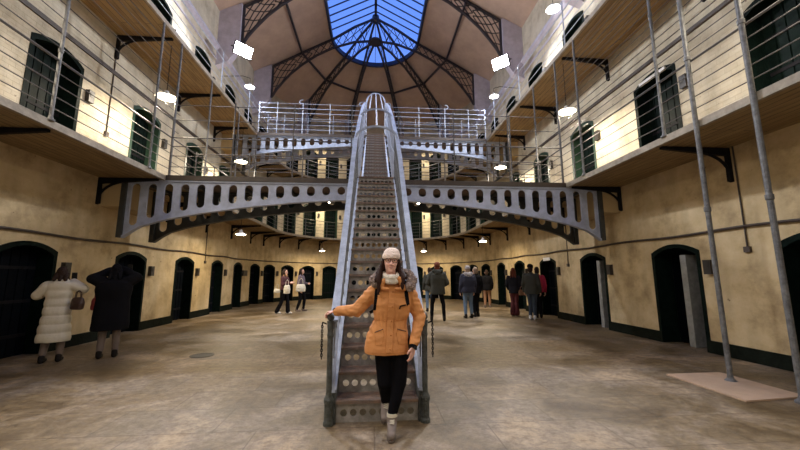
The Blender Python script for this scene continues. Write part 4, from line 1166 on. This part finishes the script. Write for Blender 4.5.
# beanie
bz = [(hc.x+.002, hc.y+.008, hc.z+.028, .086, .106), (hc.x+.003, hc.y+.010, hc.z+.050, .091, .109), (hc.x+.005, hc.y+.012, hc.z+.072, .090, .107), (hc.x+.006, hc.y+.014, hc.z+.080, .085, .101), (hc.x+.008, hc.y+.018, hc.z+.105, .078, .091), (hc.x+.010, hc.y+.022, hc.z+.130, .060, .070), (hc.x+.011, hc.y+.024, hc.z+.144, .030, .036)]
blob('beanie', [('l', bz)], M_knit, g, .0055, 3, (.003, 1, lambda c: math.sin(math.atan2(c.y-hc.y, c.x-hc.x)*46)))
# parka
secs = [(-.055, .0, .742, .222, .152), (-.053, .0, .80, .224, .152), (-.045, .005, .92, .208, .142), (-.03, .008, 1.02, .178, .128), (-.015, .008, 1.065, .168, .122), (-.005, .006, 1.11, .180, .130), (0, .006, 1.22, .196, .138), (0, .015, 1.32, .192, .122), (-.002, .02, 1.385, .150, .10), (-.005, .02, 1.42, .095, .085)]
Q = [('l', secs, 32)]
for a, e_, w_ in ((shL, elL, wrL), (shR, elR, wrR)):
    wq = w_-(w_-e_).normalized()*.012
    Q += [('c', a, e_, .078, .064), ('c', e_, wq, .064, .047)]
def folds(c):
    v = .55*noise.noise(Vector((c.x*6, c.y*6, c.z*11)))+.3*noise.noise(Vector((c.x*14, c.y*14, c.z*26)))
    if c.z < 1.14: v += .35*math.sin(math.atan2(c.y, c.x+.03)*22)*math.exp(-((c.z-1.065)/.055)**2)
    if abs(c.x) > .20 and c.z > .85: v += .8*noise.noise(Vector((c.x*22, c.y*8, c.z*34)))
    return v
parka = blob('parka', Q, M_or, g, .0075, 2, (.011, 1, folds))
bv = BVHTree.FromPolygons([v.co.copy() for v in parka.data.vertices], [tuple(p.vertices) for p in parka.data.polygons])
def hit(x, z, off=.004, y0=-1.0):
    h_ = bv.ray_cast(Vector((x-WX, y0, z)), Vector((0, 1, 0)))
    return (h_[0]+Vector((0, -off, 0))) if h_[0] is not None else Vector((x-WX, -.15, z))
def ribbon(mb, pts, w_, th=.006):
    for i in range(len(pts)-1): mb.bar(pts[i], pts[i+1], w_, th, (0, -1, 0))
# placket
mb = MB(); zs = [1.40-.033*i for i in range(20)]
px_ = lambda z: .165-(1.40-z)*.055
for i in range(len(zs)-1):
    mb.bar(hit(px_(zs[i]), zs[i], .004), hit(px_(zs[i+1]), zs[i+1], .004), .062, .012, (0, -1, 0))
for p in mb.v: pass
pk = mb.build('placket', M_or, g)
mb = MB(); mb.tube([hit(px_(z)+.032, z, .002) for z in zs], .0022, 5); mb.tube([hit(px_(z)-.032, z, .002) for z in zs], .0022, 5); mb.build('placket_seam', M_or2, g)
mb = MB()
for z in (1.34, 1.20, 1.06, .93, .80):
    p = hit(px_(z)+.012, z, .012); ellipsoid(mb, p, (.008, .004, .008), None, 10, 6)
mb.build('snap_buttons', M_or2, g)
# pockets with zips, yoke seams, drawcord
for (x0, z0, x1, z1) in ((.215, .985, .305, .955), (.075, .985, -.005, .955)):
    mb = MB(); pts = [hit(x0+(x1-x0)*t/6, z0+(z1-z0)*t/6, .003) for t in range(7)]; mb.tube(pts, .0042, 6); mb.build('pocket_zip', M_lining, g)
    mb = MB(); c1 = [(x0, z0-.005), (x0-.01*(1 if x1 > x0 else -1), z0-.05), (x0+.01*(1 if x1 > x0 else -1), z0-.14), (x1-.01*(1 if x1 > x0 else -1), z0-.15), (x1, z1-.01)]
    pts = []
    for i in range(len(c1)-1):
        for t in range(5): pts.append(hit(c1[i][0]+(c1[i+1][0]-c1[i][0])*t/5, c1[i][1]+(c1[i+1][1]-c1[i][1])*t/5, .001))
    mb.tube(pts, .0022, 5); mb.build('pocket_seam', M_or2, g)
mb = MB(); mb.tube([hit(-.02+.345*t/24, 1.072-.012*math.sin(t/24*PI), .002) for t in range(25)], .0035, 6)
mb.tube([hit(.180, 1.068, .006), hit(.187, 1.03, .006), hit(.183, .99, .008)], .0024, 6); mb.tube([hit(.155, 1.068, .008), hit(.149, 1.035, .008), hit(.154, .985, .010)], .0024, 6)
mb.build('waist_cord', M_or2, g)
mb = MB()
for z in (.765,): mb.tube([hit(-.08+.40*t/24, z, .001) for t in range(25)], .002, 5)
mb.build('hem_seam', M_or2, g)
for sgn in (0, 1):
    mb = MB()
    xs_ = (.20, .335) if sgn else (.11, -.01)
    mb.tube([hit(xs_[0]+(xs_[1]-xs_[0])*t/8, 1.285, .001) for t in range(9)], .002, 5)
    mb.build('yoke_seam', M_or2, g)
# collar flaps
mb = MB()
blob('collar', [('c', Lc(.235, 3.50, 1.47), Lc(.285, 3.50, 1.37), .030, .022), ('c', Lc(.285, 3.50, 1.37), Lc(.20, 3.465, 1.375), .020, .014), ('c', Lc(.085, 3.50, 1.455), Lc(.055, 3.50, 1.38), .026, .02), ('c', Lc(.055, 3.50, 1.38), Lc(.125, 3.462, 1.372), .018, .014),
                ('c', Lc(.07, 3.54, 1.44), Lc(.08, 3.66, 1.46), .035, .04), ('c', Lc(.25, 3.54, 1.45), Lc(.25, 3.66, 1.46), .035, .04), ('c', Lc(.08, 3.66, 1.46), Lc(.25, 3.66, 1.46), .04, .04)], M_or, g, .0065, 2)
# fur-trimmed hood lying on the shoulders
fp = [(.000, 3.55, 1.42), (-.018, 3.58, 1.45), (.0, 3.64, 1.485), (.06, 3.71, 1.51), (.16, 3.74, 1.53), (.27, 3.70, 1.53), (.345, 3.62, 1.515), (.375, 3.55, 1.455), (.345, 3.50, 1.395)]
Q = [('c', Lc(*fp[i]), Lc(*fp[i+1]), .040 if i in (0, 7) else .046, .046) for i in range(len(fp)-1)]
blob('fur_trim', Q, M_fur, g, .006, 0, (.022, 1, lambda c: noise.noise(c*55)+.5*noise.noise(c*120)))
blob('hood', [('e', Lc(.165, 3.72, 1.43), (.15, .07, .10))], M_or, g, .01, 2)
# cuffs and watch
for a, b2, nm in ((elL, wrL, 'l'), (elR, wrR, 'r')):
    d = (b2-a).normalized(); mb = MB(); mb.tube([b2-d*.005, b2+d*.028], [.040, .036], 14); mb.build('knit_cuff', M_strap, g)
d = (wrR-elR).normalized(); wp = wrR+d*.036
mb = MB(); mb.tube([wp-d*.009, wp+d*.009], .031, 14); wt = mb.build('watch_strap', M_strap, g)
mb = MB(); mb.bar(wp+Vector((.022, -.026, 0))-d*.014, wp+Vector((.022, -.026, 0))+d*.014, .030, .012, (.6, -.7, 0)); mb.build('watch_case', C_['phone'], wt)
# leggings
blob('leggings', [('l', [(-.0, .01, .78, .155, .105), (0, .01, .95, .155, .105)]), ('c', hpL, knL, .104, .074), ('c', knL, anL+Vector((0,0,.01)), .072, .046), ('c', hpR, knR, .104, .072), ('c', knR, anR+Vector((0,0,.05)), .070, .046)], M_leg, g, .008, 3, (.004, 9, None))
# boots
def boot(an_, toe, heel, lab):
    an_ = Vector(an_); toe = Vector(toe); heel = Vector(heel)
    bt = blob('boot', [('c', an_+Vector((0, 0, .05)), an_+Vector((0, .0, -.02)), .050, .048), ('c', an_+Vector((0, 0, -.02)), heel, .048, .042), ('c', heel, toe, .044, .040), ('c', an_, toe+(an_-toe)*.25, .046, .040)], M_boot, g, .006, 2)
    dd = (toe-heel).normalized()
    mb = MB(); dn_ = (heel-an_); dn_ = (dn_-dd*dn_.dot(dd)).normalized()
    n_ = 20; base = []
    sd = dd.cross(dn_).normalized()
    for i in range(n_):
        t = 2*PI*i/n_; L2 = (toe-heel).length/2+.042; base.append(((heel+toe)/2+dd*math.cos(t)*L2+sd*math.sin(t)*.044))
    b0 = len(mb.v); mb.v += [tuple(p+dn_*.030) for p in base]+[tuple(p+dn_*.046) for p in base]
    mb.f.append(tuple(b0+i for i in range(n_))); mb.f.append(tuple(b0+n_+i for i in reversed(range(n_))))
    for i in range(n_): mb.f.append((b0+i, b0+(i+1) % n_, b0+n_+(i+1) % n_, b0+n_+i))
    mb.build('sole', M_sole, bt)
    # laces across the front
    mb = MB(); front = (dd-dn_).normalized() if True else dd
    for i in range(4):
        t = i/4; c0 = an_+(toe-an_)*(.12+.5*t)*.9-dn_*.01; nr = (-dn_*.8+dd*.45).normalized()
        p = c0+nr*.044
        mb.tube([p-sd*.022, p+nr*.004+sd*.0, p+sd*.022], .003, 5)
        mb.tube([p-sd*.022, p+dd*.012+sd*.022], .003, 5)
    mb.build('laces', C_['cream'], bt)
    mb = MB(); mb.tube([an_+Vector((0, 0, .055)), an_+Vector((0, 0, .085))], [.052, .050], 14); mb.build('sock', C_['cream'], g)
boot(anR, anR+Vector((-.012, -.115, -.070)), anR+Vector((0, .03, -.070)), 'f')
boot(anL, anL+Vector((-.012, -.080, -.125)), anL+Vector((-.006, .045, -.045)), 'b')
# backpack with straps over the parka
bk = empty('backpack', (WX, WY+.24, 1.0), 0, 'black backpack worn by the person in the orange parka', 'backpack')
inv_b = Vector((0, .24, 1.0))
blob('pack_body', [('l', [(-.01, .0, .02, .12, .06), (-.01, .0, .05, .14, .075), (-.01, .0, .22, .135, .075), (-.01, 0, .32, .10, .055), (-.01, 0, .345, .06, .03)])], M_strap, bk, .01, 2)
for (xa, xb) in ((.012, -.005), (.305, .322)):
    mb = MB(); pts = []
    for i in range(11):
        z = 1.355-(.19 if xa < .2 else .14)*i/10; x = xa+(xb-xa)*i/10; pts.append(hit(x, z, .006)-inv_b)
    ribbon(mb, pts, .038, .010)
    top = hit(xa, 1.355, .006)-inv_b; mb.bar(top, Lc(xa+.01*(1 if xa > .2 else 1), 3.66, 1.45)-inv_b, .036, .010)
    end = pts[-1]; mb.bar(end, Vector((end.x+(-.05 if xa < .2 else .05), -.06, end.z-.05)), .03, .008, (0, -1, 0))
    mb.build('shoulder_strap', M_strap, bk)
mb = MB(); a = hit(.300, 1.215, .014)-inv_b; mb.bar(a, a+Vector((-.055, -.004, -.012)), .014, .006, (0, -1, 0)); mb.bar(a+Vector((-.055, -.004, -.012)), a+Vector((-.062, -.004, -.04)), .010, .005, (0,-1,0)); mb.build('chest_clip', M_strap, bk)
#PEOPLE_END
# ---------------------------------------------------------------- world, camera
w = bpy.data.worlds.new('dusk'); SC.world = w; w.use_nodes = True
bg = w.node_tree.nodes['Background']; bg.inputs[0].default_value = (.15, .31, 1.0, 1); bg.inputs[1].default_value = 1.0
cam = bpy.data.cameras.new('camera'); co = bpy.data.objects.new('camera', cam); COL.objects.link(co)
cam.sensor_fit = 'HORIZONTAL'; cam.sensor_width = 36; cam.lens = 36*343.2/800; cam.clip_start = .05; cam.clip_end = 200
yaw, pitch, roll = R(4.5), R(8.45), R(-.13)
cy, sy, cp, sp = math.cos(yaw), math.sin(yaw), math.cos(pitch), math.sin(pitch)
f = Vector((sy*cp, cy*cp, sp)); r = Vector((cy, -sy, 0)); u = r.cross(f)
r2 = r*math.cos(roll)+u*math.sin(roll); u2 = -r*math.sin(roll)+u*math.cos(roll)
m = Matrix((r2, u2, -f)).transposed().to_4x4(); m.translation = Vector((-.03, 0, 1.5)); co.matrix_world = m
SC.camera = co
vs = SC.view_settings; vs.view_transform = 'Standard'; vs.look = 'None'; vs.exposure = .22; vs.gamma = 1; vs.use_curve_mapping = False
SC.cycles.max_bounces = 6; SC.cycles.diffuse_bounces = 4; SC.cycles.transparent_max_bounces = 8
SC.cycles.sample_clamp_indirect = 6
